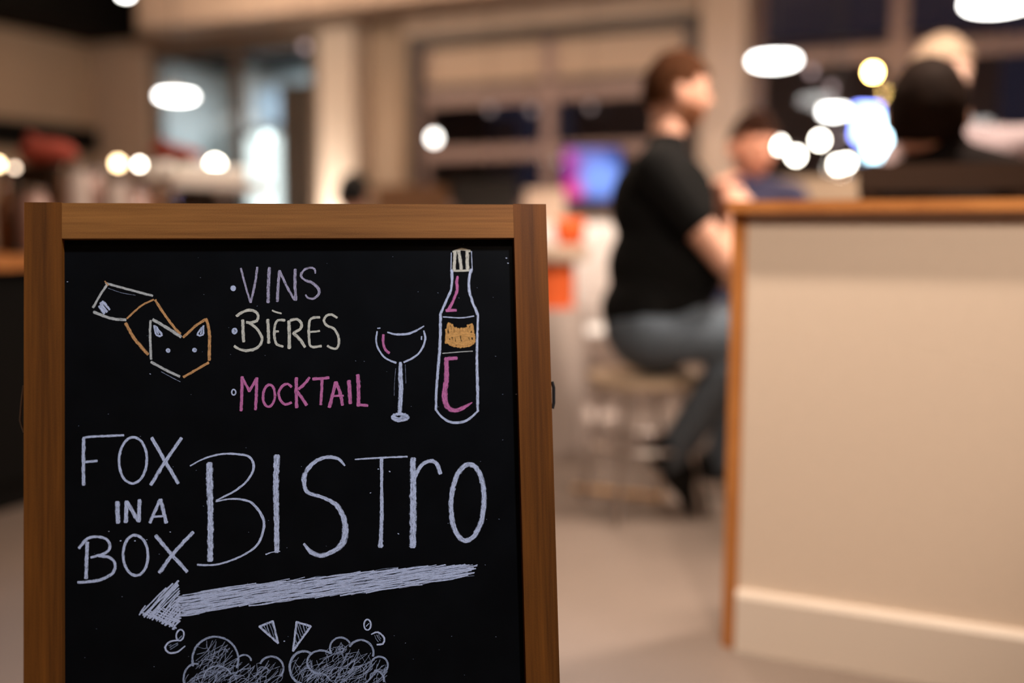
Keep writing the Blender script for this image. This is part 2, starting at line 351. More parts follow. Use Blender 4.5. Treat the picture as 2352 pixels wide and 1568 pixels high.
# rear leaf of the sandwich sign, hinged at the top
L2 = math.radians(-13)
HG = S(0, -.01, -.021)
U2 = Vector((0, 0, 1))*math.cos(L2)+BK*math.sin(L2); N2 = R_.cross(U2)
def S2(a, b, c): return HG+R_*a+U2*b+N2*c
def s2box(bm, a0, a1, b0, b1, c0, c1): hexa(bm, [S2(a, b, c) for b in (b0, b1) for (a, c) in ((a0, c1), (a1, c1), (a1, c0), (a0, c0))])
SL2 = HG.z/math.cos(L2)-.005
for a0, a1 in ((.006, .044), (SW-.044, SW-.006)):
    bm = B(); s2box(bm, a0, a1, -SL2, -.004, -.024, -.004); done('rear_stile', bm, M['sign_v'], sign, bevel=.001)
for b0, b1 in ((-.045, -.006), (PB-.03, PB+.01)):
    bm = B(); s2box(bm, .0445, SW-.0445, b0, b1, -.0235, -.0045); done('rear_rail', bm, M['sign_h'], sign, bevel=.001)
bm = B(); s2box(bm, .0445, SW-.0445, PB+.01, -.045, -.018, -.012); done('rear_panel', bm, M['board'], sign)
for a in (.06, SW-.12):
    bm = B(); tube(bm, [S(a, -.006, -.0205), S(a+.06, -.006, -.0205)], .004, 10); done('hinge', bm, M['hinge'], sign)
def onboard(x, y, c): return onplane(x, y, S(0, 0, c), N_)
# thin bent wire stay on the left, small dark catch on the right
bm = B(); q = [onplane(x, y, S(0, 0, -.014), N_) for x, y in ((54, 885), (50, 915), (46, 965), (50, 980), (55, 992))]; tube(bm, q, .0011, 8); done('wire_stay', bm, M['hinge'], sign)
bm = B(); q = [onplane(x, y, S(0, 0, -.014), N_) for x, y in ((1268, 876), (1272, 890), (1272, 925), (1269, 938))]; tube(bm, q, .0018, 8); done('wire_stay', bm, M['dsteel'], sign)
# ---- chalk: real thin layers of chalk on the panel, one part per word or drawing
def chalk(name, col, dens=.0, grain=1.0):
    m = bpy.data.materials.new(name); m.use_nodes = True; nt = m.node_tree; nt.nodes.clear(); N = nt.nodes.new; L = nt.links.new
    uv = N('ShaderNodeUVMap'); uv.uv_map = 'UVMap'
    sx = N('ShaderNodeSeparateXYZ'); L(uv.outputs[0], sx.inputs[0])
    mp = N('ShaderNodeMapping'); mp.inputs['Scale'].default_value = (190, 3.2, 1); L(uv.outputs[0], mp.inputs[0])
    n1 = N('ShaderNodeTexNoise'); n1.inputs['Scale'].default_value = 1; n1.inputs['Detail'].default_value = 3; L(mp.outputs[0], n1.inputs['Vector'])
    tc = N('ShaderNodeTexCoord'); n2 = N('ShaderNodeTexNoise'); n2.inputs['Scale'].default_value = 1700; n2.inputs['Detail'].default_value = 2; L(tc.outputs['Object'], n2.inputs['Vector'])
    n3 = N('ShaderNodeTexNoise'); n3.inputs['Scale'].default_value = 260; n3.inputs['Detail'].default_value = 2; L(tc.outputs['Object'], n3.inputs['Vector'])
    def math_(op, a, b=None, c=None):
        n = N('ShaderNodeMath'); n.operation = op
        for i, v in enumerate((a, b, c)):
            if v is None: continue
            if isinstance(v, (int, float)): n.inputs[i].default_value = v
            else: L(v, n.inputs[i])
        return n.outputs[0]
    s = math_('MULTIPLY_ADD', n2.outputs[0], .55, math_('MULTIPLY', n1.outputs[0], .75))
    av = math_('ABSOLUTE', sx.outputs[1])
    edge = math_('MULTIPLY', math_('MAXIMUM', math_('SUBTRACT', math_('MULTIPLY_ADD', n3.outputs[0], .5, av), .80), 0), 1.5)
    val = math_('SUBTRACT', math_('ADD', s, dens), edge)
    mr = N('ShaderNodeMapRange'); mr.interpolation_type = 'SMOOTHSTEP'; mr.inputs[1].default_value = .36; mr.inputs[2].default_value = .88; L(val, mr.inputs[0])
    d = N('ShaderNodeBsdfDiffuse'); d.inputs[0].default_value = (*col, 1); t = N('ShaderNodeBsdfTransparent'); mx = N('ShaderNodeMixShader'); o = N('ShaderNodeOutputMaterial')
    L(mr.outputs[0], mx.inputs[0]); L(t.outputs[0], mx.inputs[1]); L(d.outputs[0], mx.inputs[2]); L(mx.outputs[0], o.inputs[0]); return m
CK = dict(dim=chalk('thin_white_chalk', (.44, .48, .58), .05), white=chalk('white_chalk', (.68, .71, .84), .09), faint=chalk('faint_white_chalk', (.50, .54, .66), -.04), lilac=chalk('lilac_chalk', (.58, .50, .60), .03), cream=chalk('cream_chalk', (.76, .69, .53), .10),
          grey=chalk('cream_grey_chalk', (.64, .61, .53), .09), orange=chalk('orange_chalk', (.72, .35, .13), .10), pink=chalk('pink_chalk', (.68, .19, .38), .12), amber=chalk('amber_chalk', (.80, .40, .12), .10))
rnd = random.Random(4)
class Chalk:
    layer = 0
    def __init__(s, name, label, ox=0, oy=0, k=1): s.bm = B(); s.uv = s.bm.loops.layers.uv.new('UVMap'); s.name, s.label, s.ox, s.oy, s.k, s.mats = name, label, ox, oy, k, []
    def frame(s, ox, oy, k): s.ox, s.oy, s.k = ox, oy, k
    def px(s, p): return (s.ox+p[0]/s.k, s.oy+p[1]/s.k)
    def mi(s, m):
        if m not in s.mats: s.mats.append(m)
        return s.mats.index(m)
    def stroke(s, pts, w, m, smooth=True, jit=.05, raw=False):
        if not raw: pts = [s.px(p) for p in pts]; w = [x/s.k for x in w] if hasattr(w, '__len__') else w/s.k
        P2 = [Vector(p) for p in pts]; n = len(P2); ws = list(w) if hasattr(w, '__len__') else [w]*n
        out = []; 
        for i in range(n-1):
            p0, p1, p2, p3 = P2[max(i-1, 0)], P2[i], P2[i+1], P2[min(i+2, n-1)]
            k = max(2, int((p2-p1).length/5))
            for j in range(k+(i == n-2)):
                t = j/k
                q = .5*((2*p1)+(p2-p0)*t+(2*p0-5*p1+4*p2-p3)*t*t+(3*p1-p0-3*p2+p3)*t**3) if smooth and n > 2 else p1.lerp(p2, t)
                out.append((q, ws[i]*(1-t)+ws[i+1]*t))
        # short tapered ends
        d0 = (out[0][0]-out[1][0]).normalized(); d1 = (out[-1][0]-out[-2][0]).normalized()
        out = [(out[0][0]+d0*out[0][1]*.18, out[0][1]*.72)]+out+[(out[-1][0]+d1*out[-1][1]*.18, out[-1][1]*.72)]
        Chalk.layer += 1; c = -.0097+.000004*(Chalk.layer % 90)
        mi = s.mi(m); prev = None; u = rnd.random()*5
        for i, (q, ww) in enumerate(out):
            d = (out[min(i+1, len(out)-1)][0]-out[max(i-1, 0)][0])
            if d.length < 1e-6: continue
            d.normalize(); nrm = Vector((-d.y, d.x))
            wl = ww/2*(1+rnd.uniform(-jit, jit)); wr = ww/2*(1+rnd.uniform(-jit, jit))
            a = onboard(*(q+nrm*wl), c); b = onboard(*(q-nrm*wr), c)
            if prev: u += (q-prev[2]).length*.00046
            cur = (s.bm.verts.new(a), s.bm.verts.new(b), q, u)
            if prev:
                f = s.bm.faces.new((prev[0], cur[0], cur[1], prev[1])); f.material_index = mi
                for l, uvv in zip(f.loops, ((prev[3], 1), (cur[3], 1), (cur[3], -1), (prev[3], -1))): l[s.uv].uv = uvv
            prev = cur
    def ell(s, c, rx, ry, w, m, a0=0, a1=360, rot=0, jit=.05):
        n = max(5, int(abs(a1-a0)/18)); ca, sa = math.cos(math.radians(rot)), math.sin(math.radians(rot))
        pts = []
        for i in range(n+1):
            a = math.radians(a0+(a1-a0)*i/n); x, y = rx*math.cos(a), ry*math.sin(a); pts.append((c[0]+x*ca-y*sa, c[1]+x*sa+y*ca))
        s.stroke(pts, w, m, jit=jit)
    def hatch(s, poly, ang, gap, w, m, jit=.3, over=2):
        """fills an outline with separate chalk strokes at an angle"""
        poly = [Vector(s.px(p)) for p in poly]; gap /= s.k; w /= s.k; over /= s.k
        ca, sa = math.cos(math.radians(ang)), math.sin(math.radians(ang)); D = Vector((ca, sa)); Nn = Vector((-sa, ca))
        lo, hi = min(p.dot(Nn) for p in poly), max(p.dot(Nn) for p in poly); y = lo+gap*.4
        while y < hi:
            xs = []
            for a, b in zip(poly, poly[1:]+poly[:1]):
                ya, yb = a.dot(Nn), b.dot(Nn)
                if (ya-y)*(yb-y) < 0: t = (y-ya)/(yb-ya); xs.append(a.lerp(b, t).dot(D))
            xs.sort()
            for x0, x1 in zip(xs[::2], xs[1::2]):
                if x1-x0 < w*.6: continue
                x0 -= rnd.uniform(-1, 1)*over; x1 += rnd.uniform(-1, 1)*over
                n = max(2, int((x1-x0)/40)+1)
                s.stroke([D*(x0+(x1-x0)*i/n)+Nn*(y+rnd.uniform(-jit, jit)*gap) for i in range(n+1)], w*rnd.uniform(.75, 1.2), m, raw=True)
            y += gap
    def finish(s):
        me = bpy.data.meshes.new(s.name); s.bm.to_mesh(me); s.bm.free()
        o = link(s.name, me, [CK[m] for m in s.mats], panel)
        o['label'] = s.label; return o
W_ = 'white'
# fox emblem
c = Chalk('chalk_drawing', 'angular orange and white chalk fox', 150, 540, 4.355)
for p, w_, m in (([(405, 480), (640, 545), (872, 605)], 34, 'grey'), ([(420, 492), (345, 605), (278, 722)], 34, 'grey'), ([(285, 768), (420, 820), (500, 840), (603, 845)], 42, 'grey'),
                 ([(882, 645), (760, 705), (618, 832)], 27, 'orange'), ([(900, 650), (990, 790), (1100, 935), (1150, 985)], 38, 'orange'), ([(605, 882), (690, 1030), (825, 1190)], 46, 'orange'),
                 ([(852, 855), (848, 1000), (858, 1238)], 36, 'grey'), ([(878, 845), (1000, 915), (1155, 1015)], 44, 'grey'), ([(860, 1268), (1000, 1345), (1142, 1412)], 38, 'grey'),
                 ([(1182, 1020), (1300, 910), (1405, 842)], 38, 'orange'), ([(1408, 838), (1440, 970), (1440, 1248)], 44, 'orange'), ([(1432, 1275), (1310, 1345), (1184, 1418)], 36, 'orange')): c.stroke(p, w_, m)
c.stroke([(430, 530), (560, 575), (700, 600)], 8, 'faint'); c.stroke([(960, 1365), (1080, 1430), (1150, 1465)], 10, 'faint'); c.stroke([(395, 460), (430, 500)], 20, 'orange')
c.stroke([(888, 905), (912, 1000), (965, 1000), (905, 915), (930, 985)], 30, W_, jit=.2); c.stroke([(1382, 905), (1376, 995), (1322, 995), (1368, 920), (1355, 985)], 28, W_, jit=.2)
c.hatch([(400, 645), (335, 690), (350, 760), (400, 778), (450, 735), (405, 710)], 50, 26, 36, W_)
for x, y in ((1027, 1153), (1292, 1148)): c.ell((x, y), 13, 13, 30, W_)
c.finish()
# VINS
c = Chalk('chalk_lettering', 'lilac chalk word VINS with its white bullet', 500, 580, 4.125); m = 'lilac'
c.stroke([(220, 150), (262, 310), (310, 470)], 30, m); c.stroke([(375, 140), (350, 310), (312, 470)], 34, m); c.stroke([(488, 145), (482, 310), (478, 470)], 46, m)
c.stroke([(585, 172), (572, 320), (566, 460)], 40, m); c.stroke([(588, 175), (660, 330), (728, 445)], 36, m); c.stroke([(733, 160), (732, 300), (740, 448)], 42, m)
c.stroke([(925, 195), (918, 155), (870, 142), (812, 170), (788, 220), (830, 262), (900, 290), (955, 345), (955, 395), (900, 438), (850, 425), (833, 400)], [24, 28, 30, 34, 36, 36, 40, 42, 38, 32, 28, 22], m)
c.ell((147, 337), 16, 18, 30, W_); c.stroke([(135, 330), (147, 345), (160, 335)], 30, W_, jit=.3); c.finish()
c = Chalk('chalk_lettering', 'cream chalk word BIÈRES with its white bullet', 500, 580, 4.125); m = 'cream'
c.stroke([(180, 600), (230, 565), (300, 545), (360, 560), (385, 600), (370, 645), (320, 662), (275, 660)], 38, m); c.stroke([(300, 665), (370, 720), (418, 800), (405, 870), (350, 912), (270, 928), (200, 912), (160, 885)], 38, m)
c.stroke([(238, 640), (240, 740), (245, 842)], 42, m); c.stroke([(475, 635), (480, 740), (485, 855)], 42, m); c.stroke([(518, 548), (560, 566), (602, 576)], 24, m)
c.stroke([(635, 640), (568, 642), (540, 700), (538, 800), (560, 868), (618, 888)], 34, m); c.stroke([(540, 745), (575, 746)], 30, m)
c.stroke([(675, 650), (678, 780), (678, 905)], 46, m); c.stroke([(690, 642), (750, 632), (792, 665), (785, 720), (720, 760)], 38, m); c.stroke([(718, 762), (785, 828), (825, 892)], 42, m)
c.stroke([(965, 612), (885, 625), (865, 690), (866, 800), (882, 888), (980, 885)], 35, m); c.stroke([(880, 750), (925, 748), (965, 742)], 28, m)
c.stroke([(1130, 615), (1080, 588), (1030, 597), (1006, 640), (1032, 690), (1098, 718), (1140, 785), (1148, 860), (1128, 905), (1090, 908), (1040, 885)], 34, m)
c.ell((160, 742), 19, 22, 28, W_); c.stroke([(150, 735), (162, 748)], 18, W_, jit=.3); c.finish()
c = Chalk('chalk_lettering', 'pink chalk word MOCKTAIL with its white bullet', 500, 580, 4.125); m = 'pink'
c.stroke([(232, 1178), (228, 1330), (222, 1495)], 42, m); c.stroke([(240, 1200), (300, 1312)], 38, m); c.stroke([(300, 1312), (362, 1200)], 38, m); c.stroke([(370, 1188), (366, 1340), (358, 1485)], 42, m)
c.ell((486, 1355), 56, 104, 36, m, 0, 360, 4); c.stroke([(698, 1270), (662, 1242), (610, 1265), (577, 1330), (598, 1400), (640, 1438), (697, 1420)], 36, m)
c.stroke([(745, 1188), (744, 1330), (748, 1465)], 46, m); c.stroke([(868, 1185), (825, 1240), (768, 1292)], 40, m); c.stroke([(758, 1318), (800, 1380), (842, 1442)], 42, m)
c.stroke([(903, 1197), (980, 1192), (1052, 1184)], 40, m); c.stroke([(990, 1200), (985, 1310), (976, 1438)], 38, m)
c.stroke([(1118, 1228), (1090, 1340), (1058, 1462)], 46, m); c.stroke([(1122, 1228), (1160, 1330), (1182, 1442)], 44, m); c.stroke([(1090, 1356), (1190, 1354)], 28, m)
c.stroke([(1243, 1215), (1250, 1310), (1256, 1425)], 52, m); c.stroke([(1328, 1160), (1334, 1300), (1334, 1450)], 50, m); c.stroke([(1322, 1440), (1420, 1448)], 38, m)
c.ell((152, 1322), 19, 26, 20, W_); c.finish()
# wine glass
c = Chalk('chalk_drawing', 'white chalk wine glass with a pink sip', 840, 550, 3.4833)
c.stroke([(175, 742), (240, 758), (330, 755), (400, 730), (465, 692)], [16, 24, 26, 22, 14], W_); c.stroke([(95, 710), (115, 708)], 14, W_)
c.stroke([(90, 735), (84, 820), (110, 890), (160, 950), (242, 985)], [18, 20, 20, 22, 22], W_); c.stroke([(465, 730), (476, 800), (440, 890), (380, 945), (305, 980)], [18, 26, 22, 22, 20], W_); c.stroke([(447, 775), (446, 800)], 16, W_)
c.stroke([(278, 985), (277, 1100), (282, 1200), (272, 1390)], [36, 50, 54, 42], W_); c.stroke([(240, 1030), (230, 1150), (228, 1250)], 5, 'faint'); c.stroke([(316, 1000), (322, 1150)], 5, 'faint')
c.ell((275, 1422), 62, 26, 34, W_, jit=.2); c.stroke([(215, 1412), (275, 1432), (335, 1410), (290, 1420), (250, 1442)], 26, W_, jit=.3)
c.stroke([(140, 762), (142, 840), (163, 888), (188, 905)], 30, 'pink'); c.finish()
# bottle
c = Chalk('chalk_drawing', 'white chalk wine bottle with orange animal head label and pink wine', 840, 550, 3.4833)
c.stroke([(685, 105), (682, 240)], 10, W_); c.stroke([(846, 95), (852, 240)], 10, W_)
c.stroke([(690, 245), (690, 340), (684, 400)], [40, 28, 24], W_); c.stroke([(684, 402), (640, 500), (594, 605)], 27, W_); c.stroke([(598, 600), (596, 800), (582, 1000), (566, 1200), (562, 1365)], [30, 32, 32, 30, 26], W_)
c.stroke([(563, 1362), (610, 1420), (680, 1460), (760, 1462), (830, 1432), (902, 1368)], [22, 26, 28, 30, 26, 22], W_); c.stroke([(845, 240), (826, 320), (828, 412)], [36, 30, 30], W_); c.stroke([(828, 410), (858, 510), (894, 595)], [28, 28, 34], W_)
c.stroke([(898, 600), (892, 800), (890, 1000), (895, 1200), (896, 1368)], [24, 26, 32, 34, 26], W_); c.stroke([(620, 618), (760, 626), (865, 612)], 14, W_); c.stroke([(615, 910), (760, 898), (855, 892)], 11, 'grey')
for p, w_ in (([(715, 105), (707, 245)], 38), ([(745, 90), (765, 235)], 36), ([(812, 95), (814, 235)], 40), ([(702, 250), (832, 246)], 24), ([(700, 98), (765, 78), (835, 92)], 26)): c.stroke(p, w_, 'cream')
c.stroke([(735, 295), (728, 350), (733, 400), (700, 490), (662, 560)], [26, 34, 30, 30, 40], 'pink'); c.stroke([(645, 568), (722, 565)], 34, 'pink')
c.stroke([(728, 948), (660, 953)], 40, 'pink'); c.stroke([(646, 950), (646, 1100), (630, 1250), (655, 1335), (715, 1368), (780, 1345), (850, 1303)], [52, 52, 64, 58, 46, 44, 14], 'pink')
c.stroke([(640, 790), (650, 720), (662, 668), (690, 690), (722, 722), (800, 716), (822, 690), (850, 678), (862, 740), (870, 800), (840, 845), (760, 856), (680, 842), (640, 812)], 20, 'amber', jit=.2)
c.hatch([(655, 665), (695, 685), (720, 715), (800, 710), (815, 685), (850, 675), (865, 760), (875, 810), (845, 848), (760, 862), (680, 848), (632, 820), (645, 745)], 80, 22, 30, 'amber')
c.stroke([(655, 770), (760, 750), (862, 765)], 60, 'amber', jit=.2); c.stroke([(650, 815), (760, 830), (860, 815)], 50, 'amber', jit=.2); c.stroke([(664, 690), (676, 730)], 36, 'amber'); c.stroke([(845, 695), (832, 735)], 34, 'amber'); c.finish()
# FOX IN A BOX
c = Chalk('chalk_lettering', 'white chalk words FOX IN A BOX', 150, 970, 3.92)
c.stroke([(165, 150), (163, 350), (165, 560)], 45, W_); c.stroke([(160, 148), (200, 130), (525, 115)], [20, 30, 28], W_); c.stroke([(185, 356), (285, 345)], 32, W_)
c.ell((609, 340), 125, 208, 34, W_, -70, 290, 2); c.stroke([(780, 140), (900, 350), (1015, 545)], 46, W_); c.stroke([(1045, 142), (900, 350), (772, 560)], 44, W_)
c.stroke([(468, 718), (470, 800), (475, 900)], 58, W_); c.stroke([(552, 712), (545, 895)], 52, W_); c.stroke([(555, 715), (652, 880)], 50, W_); c.stroke([(668, 698), (662, 890)], 48, W_)
c.stroke([(852, 695), (762, 900)], 42, W_); c.stroke([(858, 695), (908, 900)], 48, W_); c.stroke([(800, 847), (890, 842)], 28, W_)
c.stroke([(125, 1130), (200, 1045), (290, 1028), (370, 1050), (402, 1110), (368, 1170), (232, 1215)], [40, 40, 34, 34, 38, 36, 28], W_); c.stroke([(300, 1200), (400, 1215), (448, 1272), (430, 1350), (350, 1402), (240, 1430), (115, 1440)], 36, W_); c.stroke([(198, 1080), (192, 1240), (186, 1400)], 46, W_)
c.ell((632, 1195), 112, 182, 36, W_, -80, 280, -2); c.stroke([(815, 1020), (955, 1185), (1095, 1340)], 48, W_); c.stroke([(1150, 988), (980, 1170), (848, 1350)], 46, W_); c.finish()
# BISTRO
c = Chalk('chalk_lettering', 'large white chalk word BISTRO', 150, 970, 3.92)
c.stroke([(1298, 370), (1300, 580), (1306, 800), (1305, 1240)], [78, 84, 74, 72], W_)
c.stroke([(1125, 390), (1250, 325), (1400, 285), (1550, 285), (1660, 312), (1697, 400), (1655, 500), (1550, 600), (1360, 702)], [16, 20, 26, 28, 32, 34, 28, 26, 20], W_)
c.stroke([(1355, 712), (1480, 688), (1600, 695), (1690, 732), (1770, 840), (1788, 940), (1740, 1085), (1640, 1172), (1500, 1238), (1350, 1280), (1190, 1280)], [16, 22, 28, 32, 36, 36, 28, 26, 24, 24, 26], W_)
c.frame(600, 1010, 3.92)
c.stroke([(140, 145), (132, 400), (138, 700), (140, 1005)], [80, 72, 70, 64], W_); c.stroke([(42, 1030), (90, 1012), (168, 1002)], [22, 12, 14], W_)
c.stroke([(752, 230), (700, 175), (620, 155), (520, 175), (432, 245), (388, 330), (392, 425), (430, 478), (560, 520), (680, 590), (740, 700), (758, 810), (738, 920), (660, 995), (540, 1040), (450, 1010), (385, 935)], [24, 40, 44, 46, 56, 60, 52, 44, 44, 60, 66, 76, 80, 60, 58, 56, 30], W_)
c.stroke([(845, 175), (1080, 160), (1315, 150)], [18, 24, 22], W_); c.stroke([(1083, 175), (1084, 400), (1086, 650), (1080, 820), (1075, 960)], [46, 38, 48, 46, 64], W_)
c.stroke([(1365, 170), (1368, 500), (1366, 960)], [70, 84, 80], W_); c.stroke([(1385, 330), (1440, 232), (1520, 190), (1580, 215), (1612, 300)], [50, 50, 46, 50, 54], W_)
c.ell((1858, 562), 148, 345, 62, W_, -95, 265, 3); c.finish()
# arrow
c = Chalk('chalk_drawing', 'broad white chalk arrow pointing left', 300, 1270, 2.8)
shaft = [(300, 280), (480, 240), (700, 207), (960, 180), (1270, 145), (1700, 97), (2150, 70), (2200, 75), (2198, 130), (2150, 150), (1850, 203), (1500, 255), (1100, 293), (900, 322), (630, 352), (320, 410)]
c.hatch(shaft, -8.5, 9, 12, W_, .6, 30); c.hatch(shaft, -11.5, 9, 7, W_, .8, 34); c.hatch(shaft, -6.5, 12, 6, 'faint', .8, 40)
c.hatch([(300, 170), (315, 230), (318, 420), (290, 485), (170, 440), (52, 385), (130, 310), (220, 225)], -48, 13, 15, W_, .5, 10); c.hatch([(318, 330), (318, 420), (290, 480), (170, 440), (60, 385)], 24, 18, 13, W_, .5, 8); c.finish()
# steam clouds and sparks
c = Chalk('chalk_drawing', 'two scribbled white chalk clouds with small puffs and sparks', 300, 1270, 2.8)
for tri in ([(828, 472), (915, 437), (948, 578)], [(1067, 442), (1158, 470), (1045, 628)]):
    for a, b in zip(tri, tri[1:]+tri[:1]): c.stroke([a, ((a[0]+b[0])/2, (a[1]+b[1])/2), b], 20, W_)
    c.hatch(tri, 72, 18, 10, 'faint', .3, -6)
c.ell((318, 527), 24, 36, 15, W_, -60, 300, 12); c.stroke([(300, 560), (330, 530)], 8, 'faint'); c.stroke([(315, 560), (255, 568), (222, 605), (245, 640), (300, 635), (350, 597)], [12, 16, 18, 18, 16, 10], W_); c.hatch([(245, 590), (300, 575), (310, 600), (260, 622)], -35, 14, 8, 'faint')
c.ell((1523, 460), 22, 34, 15, W_, -90, 270); c.stroke([(1515, 470), (1532, 452)], 9, W_); c.stroke([(1548, 522), (1590, 508), (1632, 545), (1622, 582), (1585, 588)], [10, 18, 18, 18, 16], W_); c.hatch([(1560, 530), (1600, 525), (1612, 560), (1590, 570)], 60, 12, 7, 'faint')
for (x, y, rx, ry, a0, a1, w_) in ((545, 685, 148, 148, 165, 380, 20), (730, 690, 45, 36, 190, 360, 17), (905, 740, 78, 76, 205, 400, 20), (420, 810, 80, 100, 160, 280, 18), (560, 800, 90, 75, 180, 340, 14),
                               (1115, 735, 92, 105, 100, 300, 24), (1225, 700, 90, 75, 90, 310, 20), (1350, 610, 68, 68, 150, 330, 18), (1480, 640, 82, 82, 210, 375, 20), (1600, 720, 55, 55, 220, 420, 18), (1570, 815, 60, 60, 270, 370, 20), (1210, 850, 80, 80, 200, 330, 12)):
    c.ell((x, y), rx, ry, w_, 'dim', a0, a1)
def blob(x, y, r): return [(x+r*math.cos(a*PI/6), y+r*math.sin(a*PI/6)) for a in range(12)]
for (x, y, r, ang) in ((545, 690, 125, -38), (560, 860, 150, -30), (720, 790, 95, -35), (880, 790, 90, -40), (430, 850, 75, -45), (1110, 750, 75, -55), (1220, 790, 100, -40), (1340, 720, 120, -35), (1470, 720, 100, -40), (1560, 780, 90, -45), (1400, 860, 120, -30), (1350, 620, 45, -60)):
    c.hatch(blob(x, y, r), ang, 17, 6, 'faint', 1.4, 14); c.hatch(blob(x+6, y, r*.85), ang-28, 26, 5, 'faint', 1.6, 16)
    for k in range(5):
        xx, yy = x+rnd.uniform(-.5, .5)*r, y+rnd.uniform(-.5, .5)*r; q = rnd.uniform(.2, .45)*r
        c.ell((xx, yy), q, q*.7, 7, 'faint', rnd.uniform(150, 220), rnd.uniform(300, 400), rnd.uniform(-40, 10))
c.finish()
# loose specks of chalk dust
c = Chalk('chalk_dust', 'tiny specks of chalk dust')
for (x, y) in ((155, 647), (391, 1221), (250, 1220), (915, 1225), (1163, 592), (1167, 604), (851, 1132), (895, 1082), (869, 1077), (653, 1472), (337, 1239), (310, 1242), (1186, 905), (277, 1242), (560, 870), (345, 858)): c.stroke([(x-1.2, y), (x+1.2, y+rnd.uniform(-1, 1))], rnd.uniform(1.6, 4), W_)
for i in range(70):
    x, y = rnd.uniform(160, 1185), rnd.uniform(560, 1560); c.stroke([(x-.8, y), (x+.8, y+rnd.uniform(-.8, .8))], rnd.uniform(.8, 1.8), 'faint')
o = c.finish(); o['kind'] = 'stuff'

# ================================================================== PEOPLE
def ev_mesh(bm, voxel, it=6, fac=.5, name='m'):
    bmesh.ops.recalc_face_normals(bm, faces=bm.faces)
    me = bpy.data.meshes.new(name); bm.to_mesh(me); bm.free()
    o = bpy.data.objects.new('tmp', me); C.objects.link(o)
    r = o.modifiers.new('r', 'REMESH'); r.mode = 'VOXEL'; r.voxel_size = voxel; r.adaptivity = 0
    s = o.modifiers.new('s', 'SMOOTH'); s.factor = fac; s.iterations = it
    dg = bpy.context.evaluated_depsgraph_get(); dg.update()
    out = bpy.data.meshes.new_from_object(o.evaluated_get(dg)); bpy.data.objects.remove(o); bpy.data.meshes.remove(me)
    out.materials.clear(); return out
def cap(bm, a, b, ra, rb, n=8):
    """tapered limb with round ends"""
    a, b = Vector(a), Vector(b); tube(bm, [a.lerp(b, i/n) for i in range(n+1)], [ra+(rb-ra)*i/n for i in range(n+1)], 14)
    ellipsoid(bm, a, (ra,)*3, u=14, v=9); ellipsoid(bm, b, (rb,)*3, u=14, v=9)
def head_r(f, s, u):
    """radius of the head in a direction: f forward, s side, u up"""
    a, b, c = .098, .077, .117
    if u < 0: b *= 1-.20*abs(u)*max(f, 0)-.05*abs(u); a *= 1-.10*abs(u)*(f < 0)
    r = 1/math.sqrt((f/a)**2+(s/b)**2+(u/c)**2)
    g = lambda df, ds, du, w: math.exp(-((s-ds)**2+(u-du)**2)/w**2)*(f > 0)
    r += .026*g(0, 0, -.13, .13)+.012*g(0, 0, .05, .10)                  # nose and its bridge
    r += .006*g(0, 0, -.50, .16)+.010*g(0, 0, -.83, .22)                 # lips, chin
    r -= .010*(g(0, .34, .06, .16)+g(0, -.34, .06, .16)); r += .004*(g(0, .33, .24, .15)+g(0, -.33, .24, .15))
    r -= .004*g(0, 0, -.40, .05)
    return r
def dirs(nu=36, nv=24):
    for j in range(nv+1):
        th = PI*j/nv
        for i in range(nu): yield j, i, Vector((math.sin(th)*math.cos(2*PI*i/nu), math.sin(th)*math.sin(2*PI*i/nu), math.cos(th)))
def head_frame(face, tilt):
    """face: unit horizontal direction the head looks along; tilt: downwards in degrees"""
    f = Vector((face[0], face[1], 0)).normalized(); s = Vector((0, 0, 1)).cross(f); t = math.radians(tilt)
    f2 = f*math.cos(t)-Vector((0, 0, 1))*math.sin(t); u2 = s.cross(f2)*-1
    u2 = f2.cross(s); 
    return Matrix((f2, s, u2)).transposed()
def head_shell(bm, c, R, off=0, keep=None, k=1, nu=36, nv=24):
    idx = {}
    for j, i, d in dirs(nu, nv):
        if j in (0, nv) and i: idx[j, i] = idx[j, 0]; continue
        o = off(d) if callable(off) else off
        idx[j, i] = bm.verts.new(Vector(c)+R@(d*(head_r(d.x, d.y, d.z)+o)*k))
    for j in range(nv):
        for i in range(nu):
            q = [idx[j, i], idx[j+1, i], idx[j+1, (i+1) % nu], idx[j, (i+1) % nu]]; q2 = []
            for v in q:
                if v not in q2: q2.append(v)
            th = PI*(j+.5)/nv; ph = 2*PI*(i+.5)/nu; d = Vector((math.sin(th)*math.cos(ph), math.sin(th)*math.sin(ph), math.cos(th)))
            if keep is None or keep(d):
                try: bm.faces.new(q2)
                except ValueError: pass
    for v in [v for v in bm.verts if not v.link_faces]: bm.verts.remove(v)
